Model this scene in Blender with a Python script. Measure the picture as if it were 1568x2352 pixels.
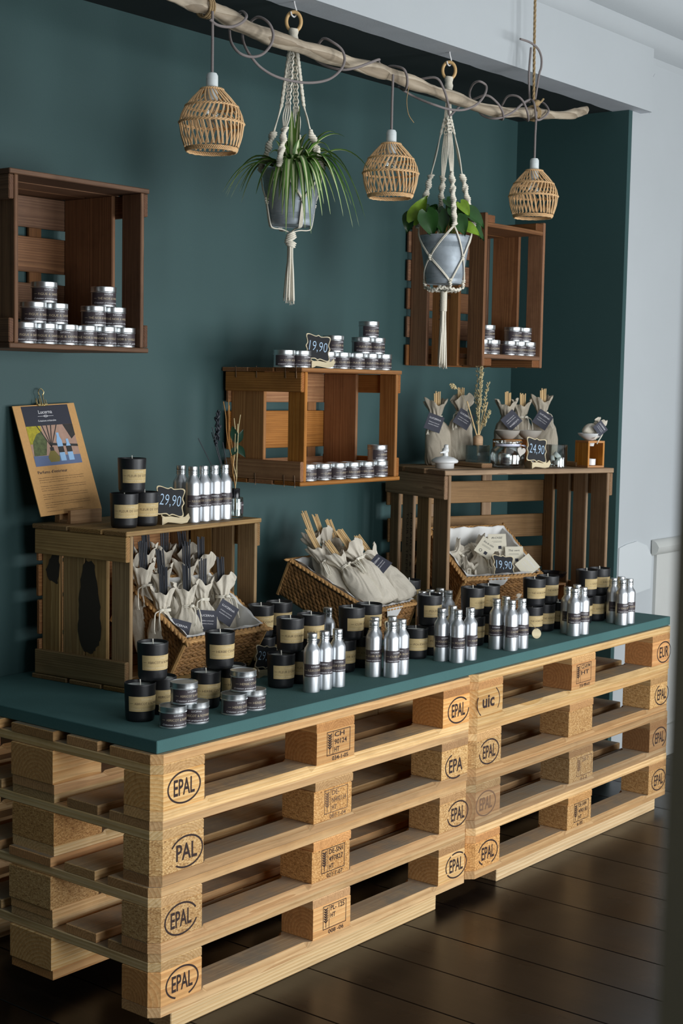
import bpy, bmesh, math, random
from mathutils import Vector, Matrix, Euler

# ------------------------------------------------------------------ scene, camera, light
for o in list(bpy.data.objects):
    bpy.data.objects.remove(o, do_unlink=True)
SC = bpy.context.scene
COL = SC.collection
PI = math.pi
FLOOR = -0.045          # floor level; z = 0 is the underside of the pallets
TABLE = 0.604           # top of the painted board
BACK = 0.80             # alcove back wall
FRONT = 0.344           # face of the white wall
HEAD = 2.345            # underside of the header and alcove ceiling
RIGHT = 2.612           # alcove right cheek

cam_d = bpy.data.cameras.new('camera')
cam = bpy.data.objects.new('camera', cam_d)
COL.objects.link(cam)
SC.camera = cam
_yaw, _pit, _rol = 0.8963042, -0.0855664, 0.0180241
_f = Vector((math.sin(_yaw)*math.cos(_pit), math.cos(_yaw)*math.cos(_pit), math.sin(_pit)))
_r = _f.cross(Vector((0, 0, 1))).normalized()
_u = _r.cross(_f)
_r2 = _r*math.cos(_rol) + _u*math.sin(_rol)
_u2 = -_r*math.sin(_rol) + _u*math.cos(_rol)
_m = Matrix((_r2, _u2, -_f)).transposed().to_4x4()
_m.translation = Vector((-2.155786, -2.208914, 1.362005))
cam.matrix_world = _m
cam_d.sensor_fit = 'VERTICAL'
cam_d.sensor_height = 36.0
cam_d.lens = 36.0*3405.97/2352.0
cam_d.clip_start = 0.05
cam_d.dof.use_dof = True
cam_d.dof.focus_distance = 3.75
cam_d.dof.aperture_fstop = 11.0

W = bpy.data.worlds.new('daylight')
SC.world = W
W.use_nodes = True
W.node_tree.nodes['Background'].inputs[0].default_value = (0.75, 0.82, 0.92, 1)
W.node_tree.nodes['Background'].inputs[1].default_value = 0.5


def area(name, loc, target, sx, sy, power, col):
    l = bpy.data.lights.new(name, 'AREA')
    l.shape = 'RECTANGLE'
    l.size, l.size_y, l.energy, l.color = sx, sy, power, col
    o = bpy.data.objects.new(name, l)
    COL.objects.link(o)
    o.location = loc
    o.rotation_euler = (Vector(target)-Vector(loc)).to_track_quat('-Z', 'Y').to_euler()
    return o


WY = -3.45              # street wall behind the camera
# daylight entering through the three tall windows of the street wall opposite the alcove
WIN = [(-0.7, 1.4, 26), (1.6, 1.6, 62), (3.7, 1.2, 24)]     # centre x, width, power
for _x, _w, _p in WIN:
    area('window_daylight', (_x, WY+0.07, 1.05), (_x, 0, 1.05), _w, 1.6, _p, (0.96, 0.985, 1.0))

vs = SC.view_settings
vs.view_transform = 'Standard'
vs.look = 'None'
vs.gamma = 1.0
vs.use_curve_mapping = False
vs.exposure = 0.62
SC.cycles.max_bounces = 10
SC.cycles.transparent_max_bounces = 12
SC.cycles.caustics_reflective = False
SC.cycles.caustics_refractive = False
SC.cycles.sample_clamp_indirect = 6.0


# ------------------------------------------------------------------ materials
def S(r, g, b):
    def c(v):
        v /= 255.0
        return v/12.92 if v <= 0.04045 else ((v+0.055)/1.055)**2.4
    return (c(r), c(g), c(b), 1.0)


class NT:
    def __init__(s, name):
        s.m = bpy.data.materials.new(name)
        s.m.use_nodes = True
        s.t = s.m.node_tree
        s.b = s.t.nodes['Principled BSDF']

    def n(s, typ, **kw):
        x = s.t.nodes.new(typ)
        for k, v in kw.items():
            if k.startswith('i_'):
                k = k[2:]
                x.inputs[int(k) if k.isdigit() else k.replace('_', ' ')].default_value = v
            else:
                setattr(x, k, v)
        return x

    def l(s, a, b):
        s.t.links.new(a, b)

    def ramp(s, fac, stops):
        r = s.n('ShaderNodeValToRGB')
        e = r.color_ramp.elements
        while len(e) < len(stops):
            e.new(0.5)
        for i, (p, c) in enumerate(stops):
            e[i].position = p
            e[i].color = c
        s.l(fac, r.inputs[0])
        return r.outputs[0]

    def mix(s, fac, a, b, mode='MIX'):
        x = s.n('ShaderNodeMix', data_type='RGBA', blend_type=mode)
        for sock, v in ((x.inputs[0], fac), (x.inputs[6], a), (x.inputs[7], b)):
            if hasattr(v, 'is_linked'):
                s.l(v, sock)
            else:
                sock.default_value = v
        return x.outputs[2]

    def mth(s, op, a, b=0.5):
        x = s.n('ShaderNodeMath', operation=op)
        for sock, v in ((x.inputs[0], a), (x.inputs[1], b)):
            if hasattr(v, 'is_linked'):
                s.l(v, sock)
            else:
                sock.default_value = v
        return x.outputs[0]

    def bump(s, h, strength, dist=0.002):
        x = s.n('ShaderNodeBump', i_0=strength)
        x.inputs['Distance'].default_value = dist
        s.l(h, x.inputs['Height'])
        s.l(x.outputs[0], s.b.inputs['Normal'])


M = {}


def plain(name, col, rough=0.6, metal=0.0, noise=0.0, nscale=40, bump=0.0, **kw):
    t = NT(name)
    t.b.inputs['Roughness'].default_value = rough
    t.b.inputs['Metallic'].default_value = metal
    t.b.inputs['Base Color'].default_value = col
    for k, v in kw.items():
        t.b.inputs[k.replace('_', ' ')].default_value = v
    if noise or bump:
        tc = t.n('ShaderNodeTexCoord')
        nz = t.n('ShaderNodeTexNoise', i_Scale=nscale, i_Detail=4.0, i_Roughness=0.6)
        t.l(tc.outputs['Object'], nz.inputs['Vector'])
        if noise:
            dk = tuple(c*(1-noise) for c in col[:3])+(1,)
            br = tuple(min(1, c*(1+noise)) for c in col[:3])+(1,)
            t.l(t.ramp(nz.outputs[0], [(0.3, dk), (0.7, br)]), t.b.inputs['Base Color'])
        if bump:
            t.bump(nz.outputs[0], bump)
    M[name] = t.m
    return t.m


def wood(name, c1, c2, rings=55, alt=None, rough=0.62, dirt=None, dirt_amt=0.0, stain=0.35, var=0.28, grey_top=0.0, fine=90, endgrain=0.45):
    """solid pine: growth rings about local X, fibres along local X, tinted by the object's colour"""
    t = NT(name)
    tc = t.n('ShaderNodeTexCoord')
    oi = t.n('ShaderNodeObjectInfo')
    off = t.n('ShaderNodeCombineXYZ')
    t.l(t.mth('MULTIPLY', oi.outputs['Random'], 9.0), off.inputs[0])
    rnd2 = t.mth('FRACT', t.mth('MULTIPLY', oi.outputs['Random'], 37.7))
    rnd3 = t.mth('FRACT', t.mth('MULTIPLY', oi.outputs['Random'], 91.3))
    t.l(t.mth('MULTIPLY_ADD', rnd2, 0.09), off.inputs[1])
    t.l(t.mth('MULTIPLY', rnd3, 0.07), off.inputs[2])
    off.inputs[1].links[0].from_node.inputs[2].default_value = -0.045
    add = t.n('ShaderNodeVectorMath', operation='ADD')
    t.l(tc.outputs['Object'], add.inputs[0])
    t.l(off.outputs[0], add.inputs[1])
    mp = t.n('ShaderNodeMapping')
    mp.inputs['Scale'].default_value = (0.22, 1, 1)
    t.l(add.outputs[0], mp.inputs[0])
    wv = t.n('ShaderNodeTexWave', wave_type='RINGS', rings_direction='X', wave_profile='SAW', i_Scale=rings*1.0, i_Distortion=3.2, i_Detail=2.0)
    wv.inputs['Detail Scale'].default_value = 0.35
    t.l(mp.outputs[0], wv.inputs[0])
    mp2 = t.n('ShaderNodeMapping')
    mp2.inputs['Scale'].default_value = (3.5, fine, fine)
    t.l(add.outputs[0], mp2.inputs[0])
    fn = t.n('ShaderNodeTexNoise', i_Scale=1.6, i_Detail=5.0, i_Roughness=0.65)
    t.l(mp2.outputs[0], fn.inputs[0])
    big = t.n('ShaderNodeTexNoise', i_Scale=7.0, i_Detail=4.0, i_Roughness=0.7)
    t.l(add.outputs[0], big.inputs[0])
    if alt:
        k = t.n('ShaderNodeMapRange', i_1=0.35, i_2=0.75, i_3=0.0, i_4=1.0)
        t.l(rnd3, k.inputs[0])
        col = t.mix(wv.outputs[1], t.mix(k.outputs[0], c1, alt[0]), t.mix(k.outputs[0], c2, alt[1]))
    else:
        col = t.mix(wv.outputs[1], c1, c2)
    fm = t.n('ShaderNodeMapRange', i_1=0.45, i_2=0.75, i_3=0.0, i_4=0.6)
    t.l(fn.outputs[0], fm.inputs[0])
    col = t.mix(fm.outputs[0], col, tuple(c*0.55 for c in c2[:3])+(1,))
    sm = t.n('ShaderNodeMapRange', i_1=0.5, i_2=0.78, i_3=0.0, i_4=stain)
    t.l(big.outputs[0], sm.inputs[0])
    col = t.mix(sm.outputs[0], col, tuple(c*0.38 for c in c2[:3])+(1,))
    # lightness differs from board to board
    vm = t.n('ShaderNodeMapRange', i_1=0.0, i_2=1.0, i_3=1-var, i_4=1+var*0.6)
    t.l(rnd2, vm.inputs[0])
    hs = t.n('ShaderNodeHueSaturation')
    t.l(vm.outputs[0], hs.inputs['Value'])
    sv = t.n('ShaderNodeMapRange', i_1=0.0, i_2=1.0, i_3=0.86, i_4=1.1)
    t.l(rnd3, sv.inputs[0])
    t.l(sv.outputs[0], hs.inputs['Saturation'])
    t.l(col, hs.inputs['Color'])
    col = t.mix(1.0, hs.outputs[0], oi.outputs['Color'], 'MULTIPLY')
    # sawn ends drink up more oil and dirt than the long faces
    es = t.n('ShaderNodeSeparateXYZ')
    t.l(tc.outputs['Normal'], es.inputs[0])
    em = t.n('ShaderNodeMapRange', i_1=0.85, i_2=0.97, i_3=0.0, i_4=endgrain)
    t.l(t.mth('ABSOLUTE', es.outputs[0]), em.inputs[0])
    col = t.mix(em.outputs[0], col, t.mix(1.0, col, S(196, 158, 122), 'MULTIPLY'))
    if grey_top:
        ge = t.n('ShaderNodeNewGeometry')
        sp = t.n('ShaderNodeSeparateXYZ')
        t.l(ge.outputs['Normal'], sp.inputs[0])
        mk = t.n('ShaderNodeMapRange', i_1=0.9, i_2=0.99, i_3=0.0, i_4=grey_top)
        t.l(sp.outputs[2], mk.inputs[0])
        dm = t.n('ShaderNodeMapRange', i_1=0.25, i_2=0.6, i_3=0.25, i_4=1.0)
        t.l(big.outputs[0], dm.inputs[0])
        col = t.mix(t.mth('MULTIPLY', mk.outputs[0], dm.outputs[0]), col, dirt or S(110, 100, 88))
    t.l(col, t.b.inputs['Base Color'])
    t.b.inputs['Roughness'].default_value = rough
    t.b.inputs['Specular IOR Level'].default_value = 0.3
    t.bump(t.mth('ADD', fn.outputs[0], t.mth('MULTIPLY', wv.outputs[1], 0.3)), 0.35, 0.0012)
    M[name] = t.m
    return t.m


wood('pallet_pine', S(226, 188, 134), S(200, 154, 98), rings=48, alt=(S(238, 214, 172), S(216, 184, 134)), stain=0.28, var=0.22, grey_top=0.85, dirt=S(150, 141, 126))
wood('pallet_block', S(232, 184, 118), S(208, 150, 86), rings=34, alt=(S(240, 212, 164), S(220, 178, 122)), stain=0.14, var=0.16, grey_top=0.5, dirt=S(150, 141, 126))
wood('beam_pine', S(236, 208, 162), S(214, 176, 124), rings=40, stain=0.05, var=0.05)
wood('crate_brown', S(138, 98, 66), S(104, 70, 46), rings=60, stain=0.45, var=0.25)
wood('crate_red', S(152, 108, 72), S(118, 78, 50), rings=60, stain=0.4, var=0.22)
wood('crate_amber', S(188, 134, 80), S(156, 102, 56), rings=55, stain=0.35, var=0.2)
wood('crate_olive', S(178, 146, 96), S(144, 110, 66), rings=60, stain=0.4, var=0.2)
wood('crate_tan', S(170, 138, 100), S(136, 104, 72), rings=60, stain=0.35, var=0.24)
wood('bamboo', S(206, 146, 78), S(184, 122, 60), rings=90, stain=0.05, var=0.05, rough=0.45)
wood('driftwood', S(194, 180, 158), S(150, 134, 112), rings=16, stain=0.85, var=0.05, fine=45)
wood('light_beech', S(214, 178, 140), S(198, 160, 122), rings=60, stain=0.05, var=0.05)
wood('ply_edge', S(228, 214, 180), S(214, 198, 160), rings=70, stain=0.05, var=0.04)

# pressed chip blocks
t = NT('chip_block')
tc = t.n('ShaderNodeTexCoord')
mp = t.n('ShaderNodeMapping')
mp.inputs['Scale'].default_value = (1, 1, 1.9)
t.l(tc.outputs['Object'], mp.inputs[0])
vo = t.n('ShaderNodeTexVoronoi', i_Scale=260.0)
t.l(mp.outputs[0], vo.inputs[0])
nz = t.n('ShaderNodeTexNoise', i_Scale=95.0, i_Detail=5.0, i_Roughness=0.75)
t.l(mp.outputs[0], nz.inputs[0])
bw = t.n('ShaderNodeRGBToBW')
t.l(vo.outputs['Color'], bw.inputs[0])
f = t.mth('ADD', t.mth('MULTIPLY', bw.outputs[0], 0.6), t.mth('MULTIPLY', nz.outputs[0], 0.5))
c = t.ramp(f, [(0.2, S(128, 90, 52)), (0.42, S(188, 146, 92)), (0.6, S(208, 168, 112)), (0.85, S(232, 200, 148))])
oi = t.n('ShaderNodeObjectInfo')
t.l(t.mix(1.0, c, oi.outputs['Color'], 'MULTIPLY'), t.b.inputs['Base Color'])
t.b.inputs['Roughness'].default_value = 0.8
t.bump(f, 0.5, 0.002)
M['chip_block'] = t.m


def paint(name, col, rough, mott=0.06, scale=3.0, grain=0.15):
    t = NT(name)
    tc = t.n('ShaderNodeTexCoord')
    n1 = t.n('ShaderNodeTexNoise', i_Scale=scale, i_Detail=6.0, i_Roughness=0.6)
    n2 = t.n('ShaderNodeTexNoise', i_Scale=220.0, i_Detail=3.0)
    for q in (n1, n2):
        t.l(tc.outputs['Object'], q.inputs[0])
    dk = tuple(c*(1-mott) for c in col[:3])+(1,)
    br = tuple(min(1, c*(1+mott)) for c in col[:3])+(1,)
    t.l(t.ramp(n1.outputs[0], [(0.3, dk), (0.7, br)]), t.b.inputs['Base Color'])
    t.b.inputs['Roughness'].default_value = rough
    t.bump(n2.outputs[0], grain, 0.001)
    M[name] = t.m


paint('alcove_black', S(17, 27, 28), 0.7, 0.05, 2.0, 0.2)
paint('ceiling_white', S(205, 208, 210), 0.75, 0.02, 2.0, 0.2)
paint('wall_teal', S(50, 80, 80), 0.62, 0.05, 2.0, 0.25)
paint('board_teal', S(66, 106, 105), 0.85, 0.07, 6.0, 0.35)
paint('wall_white', S(182, 188, 191), 0.7, 0.025, 2.2, 0.3)
paint('header_grey', S(186, 190, 196), 0.6, 0.06, 9.0, 0.3)
paint('wainscot', S(196, 198, 194), 0.6, 0.03, 4.0, 0.25)
paint('room_grey', S(96, 92, 88), 0.8, 0.03, 2.0, 0.1)
paint('jamb_beige', S(232, 212, 178), 0.5, 0.04, 3.0, 0.1)

# dark stained floor boards, worn satin varnish
t = NT('floor_boards')
tc = t.n('ShaderNodeTexCoord')
oi = t.n('ShaderNodeObjectInfo')
of = t.n('ShaderNodeVectorMath', operation='ADD')
cx = t.n('ShaderNodeCombineXYZ')
t.l(t.mth('MULTIPLY', oi.outputs['Random'], 11.0), cx.inputs[0])
t.l(tc.outputs['Object'], of.inputs[0])
t.l(cx.outputs[0], of.inputs[1])
mp = t.n('ShaderNodeMapping')
mp.inputs['Scale'].default_value = (1.2, 26, 26)
t.l(of.outputs[0], mp.inputs[0])
fn = t.n('ShaderNodeTexNoise', i_Scale=2.0, i_Detail=6.0, i_Roughness=0.65)
t.l(mp.outputs[0], fn.inputs[0])
bg = t.n('ShaderNodeTexNoise', i_Scale=3.0, i_Detail=4.0)
t.l(of.outputs[0], bg.inputs[0])
c = t.ramp(fn.outputs[0], [(0.3, S(12, 9, 8)), (0.62, S(25, 19, 16)), (0.85, S(38, 30, 24))])
t.l(c, t.b.inputs['Base Color'])
rr = t.n('ShaderNodeMapRange', i_1=0.3, i_2=0.7, i_3=0.22, i_4=0.38)
t.l(bg.outputs[0], rr.inputs[0])
t.l(rr.outputs[0], t.b.inputs['Roughness'])
t.bump(fn.outputs[0], 0.12, 0.001)
t.b.inputs['Specular IOR Level'].default_value = 0.32
M['floor_boards'] = t.m

plain('black_glass', S(26, 27, 30), 0.42, noise=0.08, nscale=200, bump=0.05)
plain('wax', S(236, 240, 236), 0.45, **{'Subsurface_Weight': 0.0})
plain('wick', S(232, 228, 216), 0.8)
plain('kraft_label', S(200, 176, 126), 0.75, noise=0.08, nscale=120)
plain('dark_label', S(66, 58, 62), 0.42)
plain('ink_white', S(240, 240, 244), 0.6)
plain('ink_gold', S(196, 180, 150), 0.5)
plain('ink_brown', S(96, 78, 58), 0.7)
plain('ink_cream', S(228, 214, 178), 0.7)
plain('stamp_ink', S(52, 34, 30), 0.8)
plain('stamp_faint', S(120, 92, 70), 0.85)
plain('orange_spray', S(232, 92, 40), 0.6)
plain('tin_metal', (0.66, 0.69, 0.71, 1), 0.36, 1.0)
plain('lid_metal', (0.66, 0.69, 0.70, 1), 0.34, 1.0)
plain('chalkboard', S(30, 32, 36), 0.75, noise=0.12, nscale=60)
plain('chalk_blue', S(186, 214, 240), 0.85)
plain('cotton_cord', S(232, 226, 210), 0.9, noise=0.06, nscale=300, bump=0.4)
plain('liner_cloth', S(226, 226, 224), 0.9, noise=0.03, nscale=12)
plain('slate_tag', S(62, 64, 76), 0.7)
plain('cream_tag', S(226, 220, 200), 0.75)
plain('charcoal_stick', S(44, 48, 56), 0.6)
plain('reed', S(222, 190, 138), 0.6)
plain('hyacinth', S(150, 108, 62), 0.7, noise=0.4, nscale=46, bump=0.4)
plain('hyacinth_rim', S(186, 142, 88), 0.7, noise=0.3, nscale=46, bump=0.4)
plain('rattan', S(226, 186, 136), 0.6, noise=0.14, nscale=60)
plain('porcelain', S(232, 234, 234), 0.22)
plain('stoneware', S(190, 184, 174), 0.4)
plain('socket_white', S(214, 222, 222), 0.35)
plain('cable_grey', S(128, 120, 118), 0.8, noise=0.1, nscale=400, bump=0.3)
plain('jute', S(160, 136, 98), 0.9, noise=0.25, nscale=300, bump=0.5)
plain('zinc', S(158, 168, 176), 0.5, 0.25, noise=0.22, nscale=28, bump=0.05)
plain('ring_wood', S(214, 176, 120), 0.5)
plain('hook_white', S(226, 226, 226), 0.4)
plain('brass', (0.80, 0.62, 0.30, 1), 0.22, 1.0)
plain('kraft_board', S(206, 158, 98), 0.7, noise=0.05, nscale=180)
plain('header_navy', S(48, 50, 62), 0.7)
plain('wire', S(120, 96, 76), 0.5, 0.8)
plain('soil', S(46, 34, 26), 0.95, bump=0.6, nscale=120)
plain('pothos_green', S(38, 78, 30), 0.35, noise=0.35, nscale=18)
plain('pothos_lime', S(118, 152, 40), 0.35, noise=0.35, nscale=26)
plain('stem_green', S(120, 150, 70), 0.5)
plain('dried_grass', S(206, 190, 146), 0.85, noise=0.15, nscale=90)
plain('dried_brown', S(172, 126, 70), 0.85, noise=0.15, nscale=90)
plain('dark_leaf', S(22, 58, 40), 0.5)
plain('black_plastic', S(22, 22, 26), 0.18)
plain('ribbon', S(214, 218, 236), 0.5)
plain('crate_print', S(76, 52, 38), 0.85)
plain('black_stain', S(50, 43, 34), 0.85)
plain('plaster_patch', S(198, 204, 206), 0.75, bump=0.3, nscale=30)
plain('photo_blue', S(96, 112, 146), 0.6)
plain('photo_bottle', S(150, 190, 228), 0.6)
plain('photo_green', S(86, 96, 58), 0.6, noise=0.5, nscale=90)
plain('photo_yellow', S(172, 160, 40), 0.6, noise=0.3, nscale=90)
plain('photo_stone', S(176, 142, 124), 0.6, noise=0.1, nscale=60)
plain('photo_dark', S(44, 42, 40), 0.6, noise=0.3, nscale=60)
plain('photo_amber', S(124, 112, 52), 0.6)

# clear glass seen as a thin pane: mostly see-through, mirror-like at glancing angles
t = NT('clear_glass')
tr = t.n('ShaderNodeBsdfTransparent')
tr.inputs[0].default_value = (0.94, 0.965, 0.96, 1)
gs = t.n('ShaderNodeBsdfGlossy')
gs.inputs['Roughness'].default_value = 0.06
gs.inputs[0].default_value = (0.95, 0.97, 0.97, 1)
lw = t.n('ShaderNodeLayerWeight', i_0=0.42)
mx = t.n('ShaderNodeMixShader')
t.l(t.mth('ADD', t.mth('MULTIPLY', lw.outputs[0], 0.75), 0.05), mx.inputs[0])
t.l(tr.outputs[0], mx.inputs[1])
t.l(gs.outputs[0], mx.inputs[2])
t.l(mx.outputs[0], t.t.nodes['Material Output'].inputs[0])
M['clear_glass'] = t.m

# brushed aluminium: fine horizontal turning marks
t = NT('brushed_aluminium')
tc = t.n('ShaderNodeTexCoord')
mp = t.n('ShaderNodeMapping')
mp.inputs['Scale'].default_value = (6, 6, 900)
t.l(tc.outputs['Object'], mp.inputs[0])
nz = t.n('ShaderNodeTexNoise', i_Scale=1.0, i_Detail=3.0)
t.l(mp.outputs[0], nz.inputs[0])
t.b.inputs['Metallic'].default_value = 1.0
t.b.inputs['Base Color'].default_value = (0.68, 0.71, 0.74, 1)
t.b.inputs['Roughness'].default_value = 0.40
t.bump(nz.outputs[0], 0.15, 0.0004)
M['brushed_aluminium'] = t.m

# spider plant blade: pale stripe down the middle of a green strap (uv.x runs across the blade)
t = NT('spider_blade')
uv = t.n('ShaderNodeUVMap')
sx = t.n('ShaderNodeSeparateXYZ')
t.l(uv.outputs[0], sx.inputs[0])
d = t.mth('ABSOLUTE', t.mth('SUBTRACT', sx.outputs[0], 0.5))
oi = t.n('ShaderNodeObjectInfo')
g = t.mix(oi.outputs['Random'], S(62, 104, 38), S(98, 138, 52))
c = t.mix(t.mth('LESS_THAN', d, 0.16), g, S(214, 222, 172))
t.l(c, t.b.inputs['Base Color'])
t.b.inputs['Roughness'].default_value = 0.45
M['spider_blade'] = t.m


def linen(name, col):
    t = NT(name)
    tc = t.n('ShaderNodeTexCoord')
    oi = t.n('ShaderNodeObjectInfo')
    ad = t.n('ShaderNodeVectorMath', operation='ADD')
    t.l(tc.outputs['Object'], ad.inputs[0])
    t.l(oi.outputs['Random'], ad.inputs[1])
    mp = t.n('ShaderNodeMapping')
    mp.inputs['Scale'].default_value = (22, 22, 9)
    t.l(ad.outputs[0], mp.inputs[0])
    n1 = t.n('ShaderNodeTexNoise', i_Scale=1.0, i_Detail=1.6, i_Roughness=0.5, i_Distortion=1.4)
    t.l(mp.outputs[0], n1.inputs[0])
    n2 = t.n('ShaderNodeTexNoise', i_Scale=700.0, i_Detail=2.0)
    t.l(ad.outputs[0], n2.inputs[0])
    dk = tuple(c*0.86 for c in col[:3])+(1,)
    t.l(t.ramp(n2.outputs[0], [(0.35, dk), (0.65, col)]), t.b.inputs['Base Color'])
    t.b.inputs['Roughness'].default_value = 0.95
    t.b.inputs['Specular IOR Level'].default_value = 0.15
    t.bump(t.mth('ADD', n1.outputs[0], t.mth('MULTIPLY', n2.outputs[0], 0.05)), 0.9, 0.012)
    M[name] = t.m


linen('linen', S(216, 208, 192))
linen('linen_dark', S(190, 180, 162))


# ------------------------------------------------------------------ building helpers
def mesh(name, verts, faces, smooth=False, sharp=None, uvs=None):
    me = bpy.data.meshes.new(name)
    me.from_pydata([tuple(v) for v in verts], [], faces)
    if smooth:
        me.polygons.foreach_set('use_smooth', [True]*len(me.polygons))
        if sharp:
            me.set_sharp_from_angle(angle=math.radians(sharp))
    if uvs:
        ul = me.uv_layers.new(name='UVMap')
        for p in me.polygons:
            for li, vi in zip(p.loop_indices, p.vertices):
                ul.data[li].uv = uvs[vi]
    me.update()
    return me


class MB:
    """collects pieces of ONE part"""
    def __init__(s):
        s.v, s.f = [], []

    def add(s, verts, faces, mtx=None):
        k = len(s.v)
        s.v += [(mtx @ Vector(v)) for v in verts] if mtx is not None else [Vector(v) for v in verts]
        s.f += [tuple(i+k for i in f) for f in faces]
        return s

    def mesh(s, name, smooth=False, sharp=None):
        return mesh(name, s.v, s.f, smooth, sharp)


def link(name, me, mat=None, parent=None, loc=(0, 0, 0), rot=(0, 0, 0), color=None, label=None):
    o = bpy.data.objects.new(name, me)
    COL.objects.link(o)
    if mat and me is not None and len(me.materials) == 0:
        me.materials.append(M[mat])
    elif mat and me is not None and me.materials[0] != M[mat]:
        o.material_slots[0].link = 'OBJECT'
        o.material_slots[0].material = M[mat]
    if parent is not None:
        o.parent = parent
    o.location = loc
    o.rotation_euler = rot
    if color:
        o.color = (*color, 1.0) if len(color) == 3 else color
    if label:
        o['label'] = label
    return o


def tag(o, label, cat, group=None):
    o['label'] = label
    o['category'] = cat
    if group:
        o['group'] = group
    return o


def thing(name, label, cat, loc=(0, 0, 0), rotz=0.0, group=None, rot=None):
    o = bpy.data.objects.new(name, None)
    COL.objects.link(o)
    o.empty_display_size = 0.05
    o.location = loc
    o.rotation_euler = rot if rot else (0, 0, rotz)
    return tag(o, label, cat, group)


def struct(name, me, mat, parent=None, **kw):
    o = link(name, me, mat, parent, **kw)
    if parent is None:
        o['kind'] = 'structure'
    return o


_bc = {}


def boxdata(sx, sy, sz, b=0.0015):
    x, y, z = sx/2, sy/2, sz/2
    b = min(b, x*0.45, y*0.45, z*0.45)
    if b <= 0:
        v = [(i*x, j*y, k*z) for i in (-1, 1) for j in (-1, 1) for k in (-1, 1)]
        return v, [(0, 1, 3, 2), (4, 6, 7, 5), (0, 4, 5, 1), (2, 3, 7, 6), (0, 2, 6, 4), (1, 5, 7, 3)]
    v, ix = [], {}
    for i in (-1, 1):
        for j in (-1, 1):
            for k in (-1, 1):
                for a in range(3):
                    p = [i*(x-b), j*(y-b), k*(z-b)]
                    p[a] = (i*x, j*y, k*z)[a]
                    ix[i, j, k, a] = len(v)
                    v.append(tuple(p))
    f = []
    for s in (-1, 1):
        f.append(tuple(ix[s, j, k, 0] for j, k in ((-1, -1), (1, -1), (1, 1), (-1, 1))[::s]))
        f.append(tuple(ix[i, s, k, 1] for i, k in ((-1, -1), (-1, 1), (1, 1), (1, -1))[::s]))
        f.append(tuple(ix[i, j, s, 2] for i, j in ((-1, -1), (1, -1), (1, 1), (-1, 1))[::s]))
    for s in (-1, 1):
        for q in (-1, 1):
            d = s*q
            f.append((ix[s, q, -1, 0], ix[s, q, -1, 1], ix[s, q, 1, 1], ix[s, q, 1, 0])[::d])
            f.append((ix[s, -1, q, 0], ix[s, 1, q, 0], ix[s, 1, q, 2], ix[s, -1, q, 2])[::d])
            f.append((ix[-1, s, q, 1], ix[-1, s, q, 2], ix[1, s, q, 2], ix[1, s, q, 1])[::d])
    for i in (-1, 1):
        for j in (-1, 1):
            for k in (-1, 1):
                f.append((ix[i, j, k, 0], ix[i, j, k, 1], ix[i, j, k, 2])[::i*j*k])
    return v, f


def boxmesh(sx, sy, sz, b=0.0015, name='box'):
    k = (round(sx, 4), round(sy, 4), round(sz, 4), b)
    if k not in _bc:
        _bc[k] = mesh(name, *boxdata(sx, sy, sz, b))
    return _bc[k]


def board(name, parent, lo, hi, axis, mat, color=None, b=0.002, rot=0.0, **kw):
    """one plank between two corners; its fibres (local X) run along the given axis"""
    c = [(a+d)/2 for a, d in zip(lo, hi)]
    s = [abs(d-a) for a, d in zip(lo, hi)]
    if axis == 'X':
        me, r = boxmesh(s[0], s[1], s[2], b, name), (rot, 0, 0)
    elif axis == 'Y':
        me, r = boxmesh(s[1], s[0], s[2], b, name), (0, 0, PI/2)
    else:
        me, r = boxmesh(s[2], s[1], s[0], b, name), (0, -PI/2, 0)
    return link(name, me, mat, parent, c, r, color, **kw)


def lathe(prof, n=32, close=False):
    v, f = [], []
    for r, z in prof:
        for i in range(n):
            a = 2*PI*i/n
            v.append((r*math.cos(a), r*math.sin(a), z))
    m = len(prof)
    for j in range(m-1):
        for i in range(n):
            k = (i+1) % n
            f.append((j*n+i, j*n+k, (j+1)*n+k, (j+1)*n+i))
    if prof[0][0] > 1e-6 and not close:
        f.append(tuple(range(n))[::-1])
    if prof[-1][0] > 1e-6 and not close:
        f.append(tuple((m-1)*n+i for i in range(n)))
    if close:
        for i in range(n):
            k = (i+1) % n
            f.append(((m-1)*n+i, (m-1)*n+k, k, i))
    return v, f


def lathemesh(name, prof, n=32, sharp=35, close=False):
    v, f = lathe(prof, n, close)
    return mesh(name, v, f, True, sharp)


def smoothpath(pts, k=6, closed=False):
    P = [Vector(p) for p in pts]
    n = len(P)
    out = []
    rng = range(n) if closed else range(n-1)
    for i in rng:
        p0 = P[(i-1) % n] if closed or i > 0 else P[i]*2-P[i+1]
        p1, p2 = P[i], P[(i+1) % n]
        p3 = P[(i+2) % n] if closed or i+2 < n else P[i+1]*2-P[i]
        for j in range(k):
            t = j/k
            out.append(0.5*((2*p1)+(p2-p0)*t+(2*p0-5*p1+4*p2-p3)*t*t+(3*p1-p0-3*p2+p3)*t**3))
    if not closed:
        out.append(P[-1])
    return out


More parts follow.
